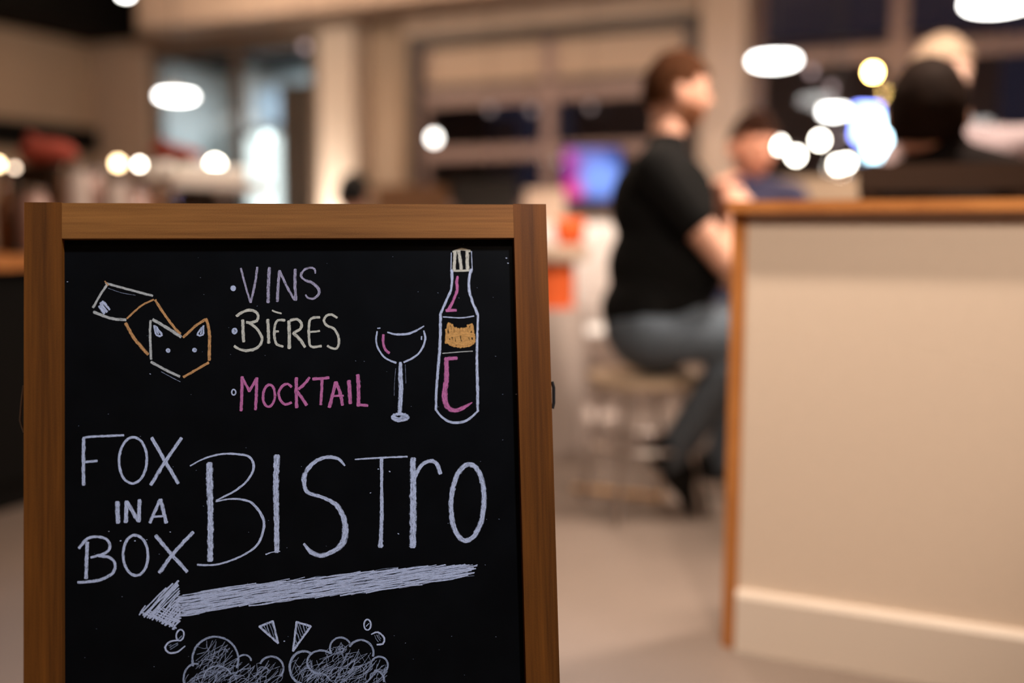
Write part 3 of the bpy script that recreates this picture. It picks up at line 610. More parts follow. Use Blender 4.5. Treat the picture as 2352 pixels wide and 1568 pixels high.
def hand(bm, wrist, d, palm_n, curl=.5, k=1):
    """palm with four bent fingers and a thumb; d: direction of the hand, palm_n: the way the palm faces"""
    w = Vector(wrist); d = Vector(d).normalized(); n = Vector(palm_n); n = (n-d*n.dot(d)).normalized(); s = d.cross(n)
    Rm = Matrix((d, s, n)).transposed(); ellipsoid(bm, w+d*.05*k, (.055*k, .042*k, .018*k), Rm)
    for i, (off, ln) in enumerate(((-.030, .066), (-.010, .076), (.010, .070), (.029, .055))):
        p = w+d*.085*k+s*off*k; a = 0; q = p-d*.03*k
        for seg in (.45, .32, .23):
            a += curl*.9; r = d*math.cos(a)+n*math.sin(a); e = p+r*ln*seg*k; cap(bm, p, e, .0092*k, .0082*k, 3); p = e
        cap(bm, w+d*.05*k+s*off*.8*k, w+d*.085*k+s*off*k, .011*k, .0095*k, 3)
    p = w+d*.03*k-s*.03*k; e = p+(d*.6-s*.55+n*.35).normalized()*.042*k; cap(bm, p, e, .012*k, .010*k, 3); cap(bm, e, e+(d*.8+n*.5).normalized()*.03*k, .010*k, .0085*k, 3)
def person(label, J, face, tilt, skin, hair, shirt, trousers=None, sleeve=.55, beard=None, hair_len=.0, fit=1.0, deep=1.0, group=None, hairkeep=None, shoes=False, k=1.0, hands=True, collar=0):
    """J: joint positions. One continuous body; hair, clothes, eyes and shoes are its children"""
    J = {a: Vector(b) for a, b in J.items()}
    base = Vector((J['pelvis'].x, J['pelvis'].y, 0))
    root = thing('person', label, 'person', base, group)
    side = (J['shoulder_l']-J['shoulder_r']).normalized(); upv = (J['neck']-J['pelvis']).normalized(); side = (side-upv*side.dot(upv)).normalized(); fwd = side.cross(upv)
    Rt = Matrix((side, fwd, upv)).transposed()
    HR = head_frame(face, tilt); hc = J['head']
    def torso(bm, e):
        L = (J['neck']-J['pelvis']).length
        ellipsoid(bm, J['pelvis'].lerp(J['neck'], .68), (.165*k+e, .118*k*deep+e, .30*L+e), Rt); ellipsoid(bm, J['pelvis'].lerp(J['neck'], .32)+fwd*.02*fit, (.150*k*fit+e, .125*k*fit*deep+e, .30*L+e), Rt)
        ellipsoid(bm, J['pelvis']-upv*.01, (.165*k+e, .125*k*(1+(deep-1)*.45)+e, .14+e), Rt) if e == 0 else ellipsoid(bm, J['pelvis']+upv*.035, (.172*k+e, .130*k*(1+(deep-1)*.8)+e, .135), Rt)
        for s in 'lr': cap(bm, J['shoulder_'+s].lerp(J['neck'], .75)-upv*.02, J['shoulder_'+s], .06*k+e, .058*k+e)
    def arm(bm, s, e, upto=2):
        a, b_, c_ = J['shoulder_'+s], J['elbow_'+s], J['wrist_'+s]
        if upto <= 1: cap(bm, a, a.lerp(b_, upto), .058*k+e, .05*k+e)
        else: cap(bm, a, b_, .056*k+e, .041*k+e); cap(bm, b_, b_.lerp(c_, min(upto-1, 1)), .042*k+e, .028*k+e)
    def leg(bm, s, e, full=True):
        a, b_, c_ = J['hip_'+s], J['knee_'+s], J['ankle_'+s]
        cap(bm, a, b_, .086*k+e, .058*k+e); mid = b_.lerp(c_, .3)-(b_-a).normalized()*.012; cap(bm, b_, mid, .056*k+e, .055*k+e); cap(bm, mid, c_, .055*k+e, .037*k+e)
    bm = B(); torso(bm, 0)
    cap(bm, J['neck']-upv*.03, hc-HR@Vector((.02, 0, .06)), .058*k, .050*k)
    head_shell(bm, hc, HR, k=k)
    for s in (1, -1): ellipsoid(bm, hc+HR@Vector((-.010, s*.083, -.010))*k, (.019*k, .014*k, .033*k), HR)
    for s in 'lr':
        if 'elbow_'+s in J:
            arm(bm, s, 0)
            if hands: hand(bm, J['wrist_'+s], J.get('hand_'+s, J['wrist_'+s]+(J['wrist_'+s]-J['elbow_'+s]))-J['wrist_'+s], J.get('palm_'+s, -upv), .55, k)
        if 'knee_'+s in J:
            leg(bm, s, 0); d = (J['toe_'+s]-J['ankle_'+s]); cap(bm, J['ankle_'+s], J['ankle_'+s]+d*.75, .036*k, .028*k)
    me = ev_mesh(bm, .0065, 3, .35); link('body', me, skin, root, True)
    # eyes
    for s in (1, -1):
        bm = B(); p = hc+HR@(Vector((.90, s*.34, .07)).normalized()*(head_r(.93, s*.34, .07)-.008))*k; ellipsoid(bm, p, (.0125*k,)*3, u=12, v=8); f0 = len(bm.faces)
        ellipsoid(bm, p+HR@Vector((.0068, 0, -.0005))*k, (.0070*k,)*3, u=10, v=8); bm.faces.ensure_lookup_table()
        for f in bm.faces[f0:]: f.material_index = 1
        done('eye', bm, [M['eye'], M['iris']], root, True)
    def onhead(f, sd, u, out): d = Vector((f, sd, u)).normalized(); return hc+HR@(d*(head_r(d.x, d.y, d.z)+out))*k
    for s in (1, -1):
        bm = B(); tube(bm, [onhead(.92, s*a, b, .001) for a, b in ((.16, .21), (.30, .26), (.46, .22))], [.0035*k, .0042*k, .002*k], 8); done('eyebrow', bm, hair, root, True)
    bm = B(); tube(bm, [onhead(.88, a, b, -.001) for a, b in ((-.25, -.49), (-.12, -.475), (0, -.485), (.12, -.475), (.25, -.49))], [.002*k, .0052*k, .006*k, .0052*k, .002*k], 8); done('lips', bm, M['lip'], root, True)
    # hair: a thick shell over the skull
    def default_keep(d):
        lim = -.50 if d.x < -.1 else (-.50+(d.x+.1)*1.9 if d.x < .45 else .55)
        return d.z > lim and not (abs(d.y) > .78 and -.5 < d.z < .16 and d.x > -.34)
    hk = hairkeep or default_keep
    bm = B(); head_shell(bm, hc, HR, lambda d: .012+.006*max(d.z, 0)+hair_len*max(0, -d.x)+.004*mnoise.noise(d*5), hk, k, 48, 32)
    r = bmesh.ops.solidify(bm, geom=bm.faces[:], thickness=.016); done('hair', bm, hair, root, True)
    if beard:
        bm = B(); head_shell(bm, hc, HR, .005, lambda d: d.x > -.05 and d.z < -.42+.25*(abs(d.y) < .25)*0 and d.z > -.97 and not (abs(d.y) < .22 and -.58 < d.z < -.40), k, 48, 32)
        bmesh.ops.solidify(bm, geom=bm.faces[:], thickness=.006); done('beard', bm, beard, root, True)
    # shirt, open at neck, cuffs and hem
    bm = B(); torso(bm, .014); cap(bm, J['neck']-upv*.05, (J['neck']+upv*.012).lerp(hc-up*.06, collar), .078*k, .064*k+.012*collar)
    for s in 'lr':
        if 'elbow_'+s in J: arm(bm, s, .013, sleeve)
    me = ev_mesh(bm, .011, 5, .5); link('shirt' if sleeve < 1.5 else 'jacket', me, shirt, root, True)
    if trousers:
        bm = B(); ellipsoid(bm, J['pelvis']-upv*.01, (.182*k, .142*k*(1+(deep-1)*.45), .15), Rt)
        for s in 'lr': leg(bm, s, .014)
        me = ev_mesh(bm, .011, 5, .5); link('trousers', me, trousers, root, True)
    if shoes:
        for s in 'lr':
            a, t = J['ankle_'+s], J['toe_'+s]; d = (t-a).normalized(); dn = J['sole_'+s].normalized(); dn = (dn-d*dn.dot(d)).normalized(); sd = d.cross(dn); Rm = Matrix((d, sd, dn)).transposed()
            bm = B(); L = (t-a).length
            ellipsoid(bm, a+d*L*.80+dn*.005, (.088, .052, .044), Rm); ellipsoid(bm, a+d*L*.35, (.11, .048, .056), Rm); ellipsoid(bm, a-d*.02+dn*.002, (.062, .046, .062), Rm); cap(bm, a, a+(J['knee_'+s]-a).normalized()*.06, .047, .050, 3)
            me = ev_mesh(bm, .008, 4, .5); sh = link('shoe', me, M['shoe'], root, True)
            bm = B(); box(bm, a+d*(L*.42)+dn*.036, (L*1.15+.06, .078, .016), Rm); done('sole', bm, M['sole'], sh, bevel=.006)
    return root
# ---- man in a black t-shirt, sitting on a stool, side on
D1 = 3.08
toe = F(1604, 1176)
up = Vector((0, 0, 1))
A = dict(pelvis=P(1505, 738, D1), neck=P(1530, 345, D1), head=P(1554, 214, D1), shoulder_r=P(1505, 395, D1-.19), shoulder_l=P(1530, 395, D1+.19),
         elbow_r=P(1668, 600, D1-.22), wrist_r=P(1700, 478, D1-.02), hand_r=P(1676, 425, D1+.05), palm_r=Vector((-.2, 1, 0)),
         elbow_l=P(1690, 590, D1+.2), wrist_l=P(1660, 478, D1+.10), hand_l=P(1650, 430, D1+.05), palm_l=Vector((0, -1, 0)),
         hip_r=P(1500, 760, D1-.09), knee_r=P(1742, 778, D1-.13), ankle_r=P(1538, 1050, D1-.01), toe_r=toe+up*.03, sole_r=Vector((-1, 0, -.5)),
         hip_l=P(1512, 763, D1+.09), knee_l=P(1745, 790, D1+.2), ankle_l=Vector((0, 0, 0)), toe_l=Vector((0, 0, 0)), sole_l=Vector((0, 0, -1)))
kl = A['knee_l']; A['ankle_l'] = Vector((kl.x-.12, kl.y+.03, .10)); A['toe_l'] = Vector((kl.x+.03, kl.y+.04, .065))
person('man with short auburn hair in a black t-shirt and jeans, hands clasped, seated side on', A, (1, .12), 6, M['skin'], M['hair_a'], M['tee'], M['jeans'], sleeve=.52, beard=M['beard'], fit=1.05, deep=1.28, shoes=True)
# ---- his stool
sp = P(1480, 800, D1)+Vector((0, .04, 0)); sz = A['pelvis'].z-.165
stool = thing('stool', 'round stool with thin pale metal legs under the man in black', 'stool', Vector((sp.x, sp.y, 0)))
bm = B(); lathe(bm, (sp.x, sp.y, sz-.035), [(0, 0), (.165, 0), (.175, .008), (.175, .028), (.165, .035), (0, .035)]); done('seat', bm, M['beige'], stool)
for i in range(4):
    a = PI/4+i*PI/2+.3; bm = B(); d = Vector((math.cos(a), math.sin(a), 0)); tube(bm, [Vector((sp.x, sp.y, sz-.036))+d*.13, Vector((sp.x, sp.y, 0))+d*.20], .009, 10); done('leg', bm, M['steel'], stool)
bm = B(); lathe(bm, (sp.x, sp.y, .22), [(.158+.008*math.cos(2*PI*k/10), .008*math.sin(2*PI*k/10)) for k in range(11)], 32); done('foot_ring', bm, M['steel'], stool)
# ---- man in navy across the table
D2 = 4.1
def upperbody(hx, hy, D, fx, fy, sh=.19, low=.62, shdrop=.0, tw=0):
    h = P(hx, hy, D); f = Vector((fx, fy, 0)).normalized(); s = up.cross(f)
    nk = h-f*.03-up*.165; pel = nk-f*.06-up*(.52)
    return dict(head=h, neck=nk, pelvis=pel, shoulder_l=nk+s*sh-up*.05, shoulder_r=nk-s*sh-up*.05, hip_l=pel+s*.09-up*.03, hip_r=pel-s*.09-up*.03,
                knee_l=pel+s*.10+f*.38-up*.03, knee_r=pel-s*.10+f*.38-up*.03), f, s
def seat_legs(J, f):
    for s in 'lr':
        kn = J['knee_'+s]; J['ankle_'+s] = Vector((kn.x, kn.y, .10))-f*.03; J['toe_'+s] = Vector((kn.x, kn.y, .065))+f*.14; J['sole_'+s] = Vector((0, 0, -1))
J, f, s = upperbody(1730, 338, D2, .22, -1); seat_legs(J, f)
for q, sg in (('l', 1), ('r', -1)):
    J['elbow_'+q] = J['shoulder_'+q]+f*.14-up*.27+s*.06*sg
J['wrist_r'] = P(1664, 492, D2-.30); J['hand_r'] = P(1660, 435, D2-.30); J['palm_r'] = Vector((1, .2, 0))
J['wrist_l'] = J['elbow_l']+f*.2-s*.1; J['hand_l'] = J['wrist_l']+f*.1-s*.05; J['palm_l'] = -up
person('man with dark hair and ruddy face in a navy top, facing the camera', J, (.30, -1), 14, M['skin2'], M['hair_b'], M['navy'], M['jeans'], sleeve=1.7, shoes=True, k=1.12)
navyp = J
# ---- person seen from behind on the right
D3 = 2.62
J, f, s = upperbody(2212, 250, D3, .80, .60, .18); J['head'] = P(2128, 262, D3); J['neck'] = P(2186, 366, D3); seat_legs(J, f)
for q, sg in (('l', 1), ('r', -1)):
    J['elbow_'+q] = J['shoulder_'+q]+f*.10-up*.28+s*.05*sg; J['wrist_'+q] = J['elbow_'+q]+f*.22-s*.06*sg+up*.02; J['hand_'+q] = J['wrist_'+q]+f*.1; J['palm_'+q] = -up
person('person seen from behind with very dark hair and a dark jacket, at the right', J, (.30, 1), 8, M['skin'], M['hair_c'], M['jacket'], M['jacket'], sleeve=1.92, shoes=True, k=1.10, hair_len=.016, collar=.75,
       hairkeep=lambda d: d.z > (-.72 if d.x < .05 else (-.45+d.x*1.6 if d.x < .6 else .5)))
darkp = dict(J); darkf = Vector((.30, 1, 0)).normalized(); darks = up.cross(darkf)
# ---- blond person beyond, in pale clothes
D4 = 3.55
J, f, s = upperbody(2158, 180, D4, .9, -.45, .19); seat_legs(J, f)
for q, sg in (('l', 1), ('r', -1)):
    J['elbow_'+q] = J['shoulder_'+q]+f*.06-up*.27+s*.08*sg; J['wrist_'+q] = J['elbow_'+q]+f*.22-s*.08*sg+up*.02; J['hand_'+q] = J['wrist_'+q]+f*.1; J['palm_'+q] = -up
J['elbow_l'] = P(2345, 330, D4-.15); J['wrist_l'] = P(2440, 300, D4-.35); J['hand_l'] = P(2460, 280, D4-.42)
person('person with pale blond hair and pale top, mostly hidden behind the dark-haired head', J, (.35, -1), 8, M['skin3'], M['hair_d'], M['palewool'], M['jeans'], sleeve=1.85, shoes=True, k=1.15)
paleP = dict(J); palef = f
# ---- dark head far off behind the sign
J, f, s = upperbody(812, 452, 5.4, .3, 1); seat_legs(J, f)
for q, sg in (('l', 1), ('r', -1)):
    J['elbow_'+q] = J['shoulder_'+q]+f*.08-up*.28+s*.05*sg; J['wrist_'+q] = J['elbow_'+q]+f*.22-s*.08*sg; J['hand_'+q] = J['wrist_'+q]+f*.1; J['palm_'+q] = -up
person('person with black hair seated far off, only the head showing above the sign', J, (.2, 1), 8, M['skin'], M['hair_e'], M['jacket'], M['jeans'], sleeve=1.9, shoes=True)
farp = dict(J)
# ================================================================== FURNITURE
def simple_seat(name, label, cat, J, m, w=.42):
    """a plain stool under a seated person, its top just under the hips"""
    p = J['pelvis']; z = p.z-.165
    r = thing(name, label, cat, Vector((p.x, p.y, 0)))
    bm = B(); lathe(bm, (p.x, p.y, z-.04), [(0, 0), (.16, 0), (.175, .01), (.175, .03), (.16, .04), (0, .04)]); done('seat', bm, m, r)
    for i in range(4):
        a = PI/4+i*PI/2+.3; d = Vector((math.cos(a), math.sin(a), 0)); bm = B(); tube(bm, [Vector((p.x, p.y, z-.041))+d*.12, Vector((p.x, p.y, 0))+d*.19], .011, 10); done('leg', bm, M['dsteel'], r)
    return r
simple_seat('stool', 'dark stool under the man in the navy top', 'stool', navyp, M['dbrown'])
simple_seat('stool', 'dark stool under the person with pale blond hair', 'stool', paleP, M['dbrown'])
simple_seat('stool', 'dark stool under the black-haired person far off', 'stool', farp, M['dbrown'])
# dark chair of the person seen from behind: broad framed back
p = darkp['pelvis']; zf = p.z-.165
ch = thing('chair', 'dark brown chair with a broad framed back behind the dark jacket', 'chair', Vector((p.x, p.y, 0)))
Rc = Matrix((darks, darkf, up)).transposed()
bm = B(); box(bm, Vector((p.x, p.y, zf-.03)), (.46, .44, .06), Rc); done('seat', bm, M['dbrown'], ch, bevel=.015)
q0, q1, q2 = P(2002, 400, D3-.36), P(2268, 366, D3-.28), P(2326, 372, D3-.26)
yb = Vector((p.x, p.y, 0))-darkf*.25
wd = (q2-q0).dot(-darks); cx = yb-darks*((q0-yb).dot(-darks)+wd/2)
zt0 = P(2160, 378, D3-.3).z
for sgn in (-1, 1):
    bm = B(); tube(bm, [cx+darks*sgn*wd/2+up*z-darkf*(.0 if z < zf else (z-zf)*.12) for z in (0, zf, zt0-.06)], .022, 10); done('back_post', bm, M['dbrown'], ch)
    bm = B(); tube(bm, [Vector((p.x, p.y, 0))+darkf*.19+darks*sgn*.2+up*z for z in (0, zf-.06)], .02, 10); done('leg', bm, M['dbrown'], ch)
bm = B(); box(bm, cx+up*(zt0-.03)-darkf*(zt0-zf)*.12, (wd+.05, .04, .06), Rc); done('top_rail', bm, M['dbrown'], ch, bevel=.015)
bm = B(); box(bm, cx+up*(zt0-.30)-darkf*(zt0-.27-zf)*.12, (wd-.046, .03, .34), Rc); done('back_panel', bm, M['dbrown'], ch, bevel=.01)
# table between the two men
tc_ = Vector((1.0, 3.38, 0)); tz = .72
tb = thing('table', 'square wooden table between the man in black and the man in navy', 'table', Vector((tc_.x, tc_.y, 0)))
bm = B(); box(bm, Vector((tc_.x, tc_.y, tz)), (.60, .52, .035), None); done('tabletop', bm, M['oak'], tb, bevel=.006)
bm = B(); lathe(bm, (tc_.x, tc_.y, 0), [(0, 0), (.16, 0), (.16, .012), (.04, .03), (.032, .05), (.032, tz-.06), (.12, tz-.02), (0, tz-.02)]); done('pedestal', bm, M['dsteel'], tb)
# low tan bench back standing behind the half wall
a_, b_ = P(1788, 428, 4.75), P(1985, 428, 4.6); zt = P(1890, 408, 4.68).z
d = (b_-a_); d.z = 0; ln = d.length; d.normalize(); n2 = Vector((-d.y, d.x, 0)); Rb = Matrix((d, n2, up)).transposed(); mid = (a_+b_)/2; mid.z = 0
be = thing('bench', 'tan upholstered bench with a straight back just beyond the half-height wall', 'bench', mid)
bm = B(); box(bm, mid+up*(zt-.38), (ln, .07, .76), Rb); done('backrest', bm, M['beige'], be, bevel=.02)
bm = B(); box(bm, mid-n2*0+n2*.24+up*.44, (ln, .40, .10), Rb); done('seat', bm, M['beige'], be, bevel=.02)
for sx in (-1, 1):
    for sy in (.02, .40): bm = B(); tube(bm, [mid+d*sx*(ln/2-.04)+n2*sy+up*z for z in (0, .39)], .018, 10); done('leg', bm, M['dsteel'], be)
# oblique oak shelf rail behind the cap
# white tub chair with orange cushions
wc = P(1330, 740, 4.75); wc.z = 0
tub = thing('chair', 'white moulded tub chair with orange cushions behind the man in black', 'chair', wc)
ztop = P(1340, 512, 4.75).z; zbot = P(1340, 752, 4.75).z
bm = B()
for j in range(13):
    pass
N1, N3 = 26, 10; grid = []
for j in range(N3+1):
    t = j/N3; row = []
    for i in range(N1+1):
        a = math.radians(145+(250)*i/N1); rr = .24+.06*math.sin(t*PI*.75); zz = zbot+(ztop-zbot)*t*(1-.28*abs(i/N1*2-1)**3)
        row.append(bm.verts.new(wc+Vector((rr*math.cos(a)*1.0, rr*math.sin(a), zz))))
    grid.append(row)
for j in range(N3):
    for i in range(N1): bm.faces.new((grid[j][i], grid[j][i+1], grid[j+1][i+1], grid[j+1][i]))
bmesh.ops.solidify(bm, geom=bm.faces[:], thickness=.02); done('shell', bm, M['white'], tub, True)
bm = B(); lathe(bm, wc+up*(zbot-.02), [(0, 0), (.25, 0), (.26, .02), (.25, .06), (0, .07)]); done('seat', bm, M['white'], tub)
bm = B(); ellipsoid(bm, wc+Vector((-.02, -.03, zbot+.10)), (.20, .19, .06)); done('seat_cushion', bm, M['orange'], tub, True)
bm = B(); lathe(bm, wc, [(0, 0), (.2, 0), (.2, .012), (.03, .03), (.03, zbot-.03), (.1, zbot-.021), (0, zbot-.021)]); done('pedestal', bm, M['palecloth'], tub)
for (x, y, r, D, lab) in ((1300, 528, (.075, .05, .07), 4.55, 'round orange cushion at the top of the white tub chair'), (1272, 648, (.085, .05, .12), 4.40, 'deep orange cushion standing beside the white tub chair')):
    pass
# small white and orange seat block stack left of the tub chair, partly behind the sign
blk = P(1262, 720, 4.0); blk.z = 0
zb = [P(1262, y, 4.0).z for y in (760, 705, 598, 562)]
pouf = thing('side_table', 'low side table with an orange drum base and pale top right of the sign', 'table', blk)
bm = B(); lathe(bm, blk, [(0, 0), (.15, 0), (.15, zb[1]), (0, zb[1])], 28); done('base', bm, M['palecloth'], pouf)
bm = B(); lathe(bm, blk+up*zb[1], [(0, 0.001), (.10, 0.001), (.10, zb[2]-zb[1]), (0, zb[2]-zb[1])], 28); done('drum', bm, M['orange'], pouf)
bm = B(); lathe(bm, blk+up*zb[2], [(0, .001), (.15, .001), (.155, .02), (.155, zb[3]-zb[2]-.01), (.15, zb[3]-zb[2]), (0, zb[3]-zb[2])], 28); done('tabletop', bm, M['panel'], pouf)
oc = P(1306, 530, 4.5)
bm = B(); lathe(bm, Vector((blk.x+.08, blk.y, zb[3]+.0005)), [(0, 0), (.045, 0), (.06, .05), (.062, .10), (.055, .105), (.052, .1), (.048, .02), (0, .012)], 24); o = done('bowl', bm, M['orange'], None, True); tag(o, 'round orange bowl on the low side table right of the sign', 'bowl')
# screen showing pink and blue shapes
sc_c = P(1360, 400, 6.3); s0, s1 = P(1300, 400, 6.3), P(1432, 400, 6.3); wv = (s1-s0).length; hv = (P(1360, 342, 6.3)-P(1360, 458, 6.3)).length
tv = thing('television', 'flat screen glowing pink and blue behind the man in black', 'television', Vector((sc_c.x, sc_c.y, sc_c.z-hv/2-.03)))
bm = B(); box(bm, sc_c+Vector((0, .025, 0)), (wv+.03, .04, hv+.03)); done('casing', bm, M['shade'], tv, bevel=.006)
bm = B(); box(bm, sc_c+Vector((0, .04, -hv/2-.01)), (.06, .03, .05)); done('stand', bm, M['shade'], tv)
def screenmat():
    m = bpy.data.materials.new('screen_picture'); m.use_nodes = True; nt = m.node_tree; nt.nodes.clear(); N = nt.nodes.new; L = nt.links.new
    tc = N('ShaderNodeTexCoord'); e = N('ShaderNodeEmission'); o = N('ShaderNodeOutputMaterial'); L(e.outputs[0], o.inputs[0]); e.inputs[1].default_value = 1.0
    cur = None
    for (x, z, r, col) in ((.25, .9, 9, (.06, .09, .36)), (.17, .78, .28, (.62, .09, .42)), (.45, .95, .3, (.20, .20, .62)), (.18, .25, .26, (.95, .05, .30)), (.64, .42, .40, (.30, .48, 1.25)), (.14, .52, .16, (.30, .05, .35))):
        if cur is None:
            rgb = N('ShaderNodeRGB'); rgb.outputs[0].default_value = (*col, 1); cur = rgb.outputs[0]; continue
        fl = N('ShaderNodeVectorMath'); fl.operation = 'MULTIPLY'; L(tc.outputs['Generated'], fl.inputs[0]); fl.inputs[1].default_value = (1, 0, 1)
        v = N('ShaderNodeVectorMath'); v.operation = 'DISTANCE'; L(fl.outputs[0], v.inputs[0]); v.inputs[1].default_value = (x, 0, z)
        mr = N('ShaderNodeMapRange'); mr.inputs[1].default_value = r*1.2; mr.inputs[2].default_value = r*.6; mr.inputs[3].default_value = 0; mr.inputs[4].default_value = 1; L(v.outputs['Value'], mr.inputs[0])
        mx = N('ShaderNodeMix'); mx.data_type = 'RGBA'; L(mr.outputs[0], mx.inputs[0]); L(cur, mx.inputs[6]); mx.inputs[7].default_value = (*col, 1); cur = mx.outputs[2]
    L(cur, e.inputs[0]); return m
bm = B(); box(bm, sc_c+Vector((0, .002, 0)), (wv, .004, hv)); done('screen', bm, screenmat(), tv)
cz = sc_c.z-hv/2-.035
cab = thing('cabinet', 'low dark-topped media cabinet under the glowing screen', 'cabinet', Vector((sc_c.x-.05, sc_c.y+.12, 0)))
bm = B(); box(bm, Vector((sc_c.x-.05, sc_c.y+.12, cz-.02)), (.65, .40, .04)); done('top', bm, M['shade'], cab, bevel=.004)
bm = B(); box(bm, Vector((sc_c.x-.05, sc_c.y+.13, (cz-.04)/2)), (.62, .36, cz-.04)); done('body', bm, M['palecloth'], cab)
for sx in (-1, 1):
    bm = B(); box(bm, Vector((sc_c.x-.05+sx*.155, sc_c.y-.06, (cz-.04)/2)), (.30, .018, cz-.10)); dr = done('door', bm, M['palecloth'], cab, bevel=.003)
    bm = B(); tube(bm, [Vector((sc_c.x-.05+sx*.04, sc_c.y-.075, z)) for z in (cz*.55, cz*.75)], .006, 8); done('handle', bm, M['steel'], dr)
# brown settee and a dark settee far behind the sign
def settee(label, x0, x1, ytop, D, m, h=None):
    a, b = P(x0, ytop, D), P(x1, ytop, D); mid = (a+b)/2; z = mid.z; mid.z = 0; ln = (b-a).length
    r = thing('settee', label, 'settee', mid)
    bm = B(); box(bm, mid+Vector((0, -.30, z-.26)), (ln, .12, .52), None); done('backrest', bm, m, r, bevel=.035)
    bm = B(); box(bm, mid+Vector((0, .06, .36)), (ln, .58, .16), None); done('seat', bm, m, r, bevel=.03)
    for sx in (-1, 1):
        for sy in (-.22, .28): bm = B(); tube(bm, [mid+Vector((sx*(ln/2-.05), sy, zz)) for zz in (0, .28)], .02, 10); done('leg', bm, M['dsteel'], r)
    return r
settee('brown wooden settee whose back shows above the sign, right of the black-haired head', 880, 1035, 432, 6.4, M['brown2'])
settee('black settee whose back shows above the sign near its right corner', 1050, 1190, 418, 6.0, M['shade'])
settee('pale beige settee behind the sign at its right corner', 1205, 1290, 440, 5.3, M['panel'])
# leafy plant beside the bright pillar
pp = P(842, 520, 7.0); pp.z = 0
pl = thing('potted_plant', 'tall leafy potted plant right of the bright pillar', 'plant', pp)
bm = B(); lathe(bm, pp, [(0, 0), (.13, 0), (.17, .30), (.15, .30), (.14, .26), (0, .25)]); done('pot', bm, M['shade'], pl, True)
bm = B(); tube(bm, [pp+up*.24, pp+Vector((.01, 0, .7)), pp+Vector((0, 0, 1.25))], [.014, .011, .006], 8); done('stem', bm, M['brown2'], pl)
rp = random.Random(9)
for i in range(16):
    z = .7+.62*i/15; a = i*2.4; ln = .15; d = Vector((math.cos(a), math.sin(a), .35)).normalized(); sd = d.cross(up).normalized(); nn = sd.cross(d); base = pp+up*z
    bm = B(); vsl = []
    for k_, (t, w_) in enumerate(((0, .008), (.3, .035), (.6, .04), (.85, .02), (1, .003))):
        c0 = base+d*ln*t-up*.05*t*t; vsl.append([bm.verts.new(c0+sd*w_), bm.verts.new(c0-nn*.004), bm.verts.new(c0-sd*w_)])
    for q, r_ in zip(vsl, vsl[1:]):
        for k_ in range(2): bm.faces.new((q[k_], q[k_+1], r_[k_+1], r_[k_]))
    bmesh.ops.solidify(bm, geom=bm.faces[:], thickness=.002); done('leaf', bm, M['green'], pl)
# ================================================================== BAR ON THE LEFT
b0 = P(30, 600, 3.1)                               # a point of the counter's near long edge
PD = ND                                             # the bar runs straight away from the room's back wall
bz = P(30, 586, 3.1).z
def bar(a, d, z): return Vector((b0.x, b0.y, 0))+PD*a-TD*d+up*z
def bbox(bm, a0, a1, d0, d1, z0, z1): hexa(bm, [bar(a, d, z) for z in (z0, z1) for (a, d) in ((a0, d1), (a0, d0), (a1, d0), (a1, d1))])
BE = 1.45
ct = thing('bar_counter', 'black-fronted bar counter with an oak top on the left', 'counter', bar(0, .3, 0))
bm = B(); bbox(bm, -1.2, BE, -.0, .62, bz-.045, bz); done('worktop', bm, M['oak'], ct, bevel=.006)
bm = B(); bbox(bm, -1.15, BE-.04, .05, .58, .0, bz-.0451); done('body', bm, M['black'], ct)
for i in range(5):
    a0 = -1.12+i*.50; bm = B(); bbox(bm, a0, a0+.47, .032, .0495, .09, bz-.08); done('front_panel', bm, M['black'], ct, bevel=.004)
bm = B(); bbox(bm, -1.15, BE-.06, .056, .10, 0.0, .08); done('kick_board', bm, M['dsteel'], ct)
# espresso machine near the far end of the bar
em = thing('espresso_machine', 'chrome and brown espresso machine on the far end of the bar', 'coffee machine', bar(1.08, .3, bz))
z1 = P(450, 434, 4.1).z; z2 = P(450, 412, 4.1).z
bm = B(); bbox(bm, .82, 1.42, .09, .44, z1, z2); done('top_housing', bm, M['brushed'], em, bevel=.012)
bm = B(); bbox(bm, .84, 1.40, .28, .43, bz+.04, z1); done('back_panel', bm, M['dbrown'], em, bevel=.01)
bm = B(); bbox(bm, .84, 1.40, .09, .43, bz+.02, bz+.06); done('drip_tray', bm, M['chrome'], em, bevel=.005)
for a in (.86, 1.36):
    for d_ in (.11, .40): bm = B(); c0 = bar(a, d_, bz); tube(bm, [c0, c0+up*.021], .015, 10); done('foot', bm, M['sole'], em)
for a in (.92, 1.22):
    bm = B(); c0 = bar(a, .22, z1-.06); lathe(bm, c0, [(0, 0), (.035, 0), (.035, .06), (0, .06)]); g = done('group_head', bm, M['chrome'], em)
    bm = B(); tube(bm, [c0+up*.005, c0+TD*.10-up*.01, c0+TD*.18-up*.03], [.009, .011, .013], 10); done('portafilter', bm, M['dbrown'], em)
bm = B(); tube(bm, [bar(.88, .14, z1-.002), bar(.88, .13, z1-.10), bar(.89, .11, z1-.2)], .005, 8); done('steam_wand', bm, M['chrome'], em)
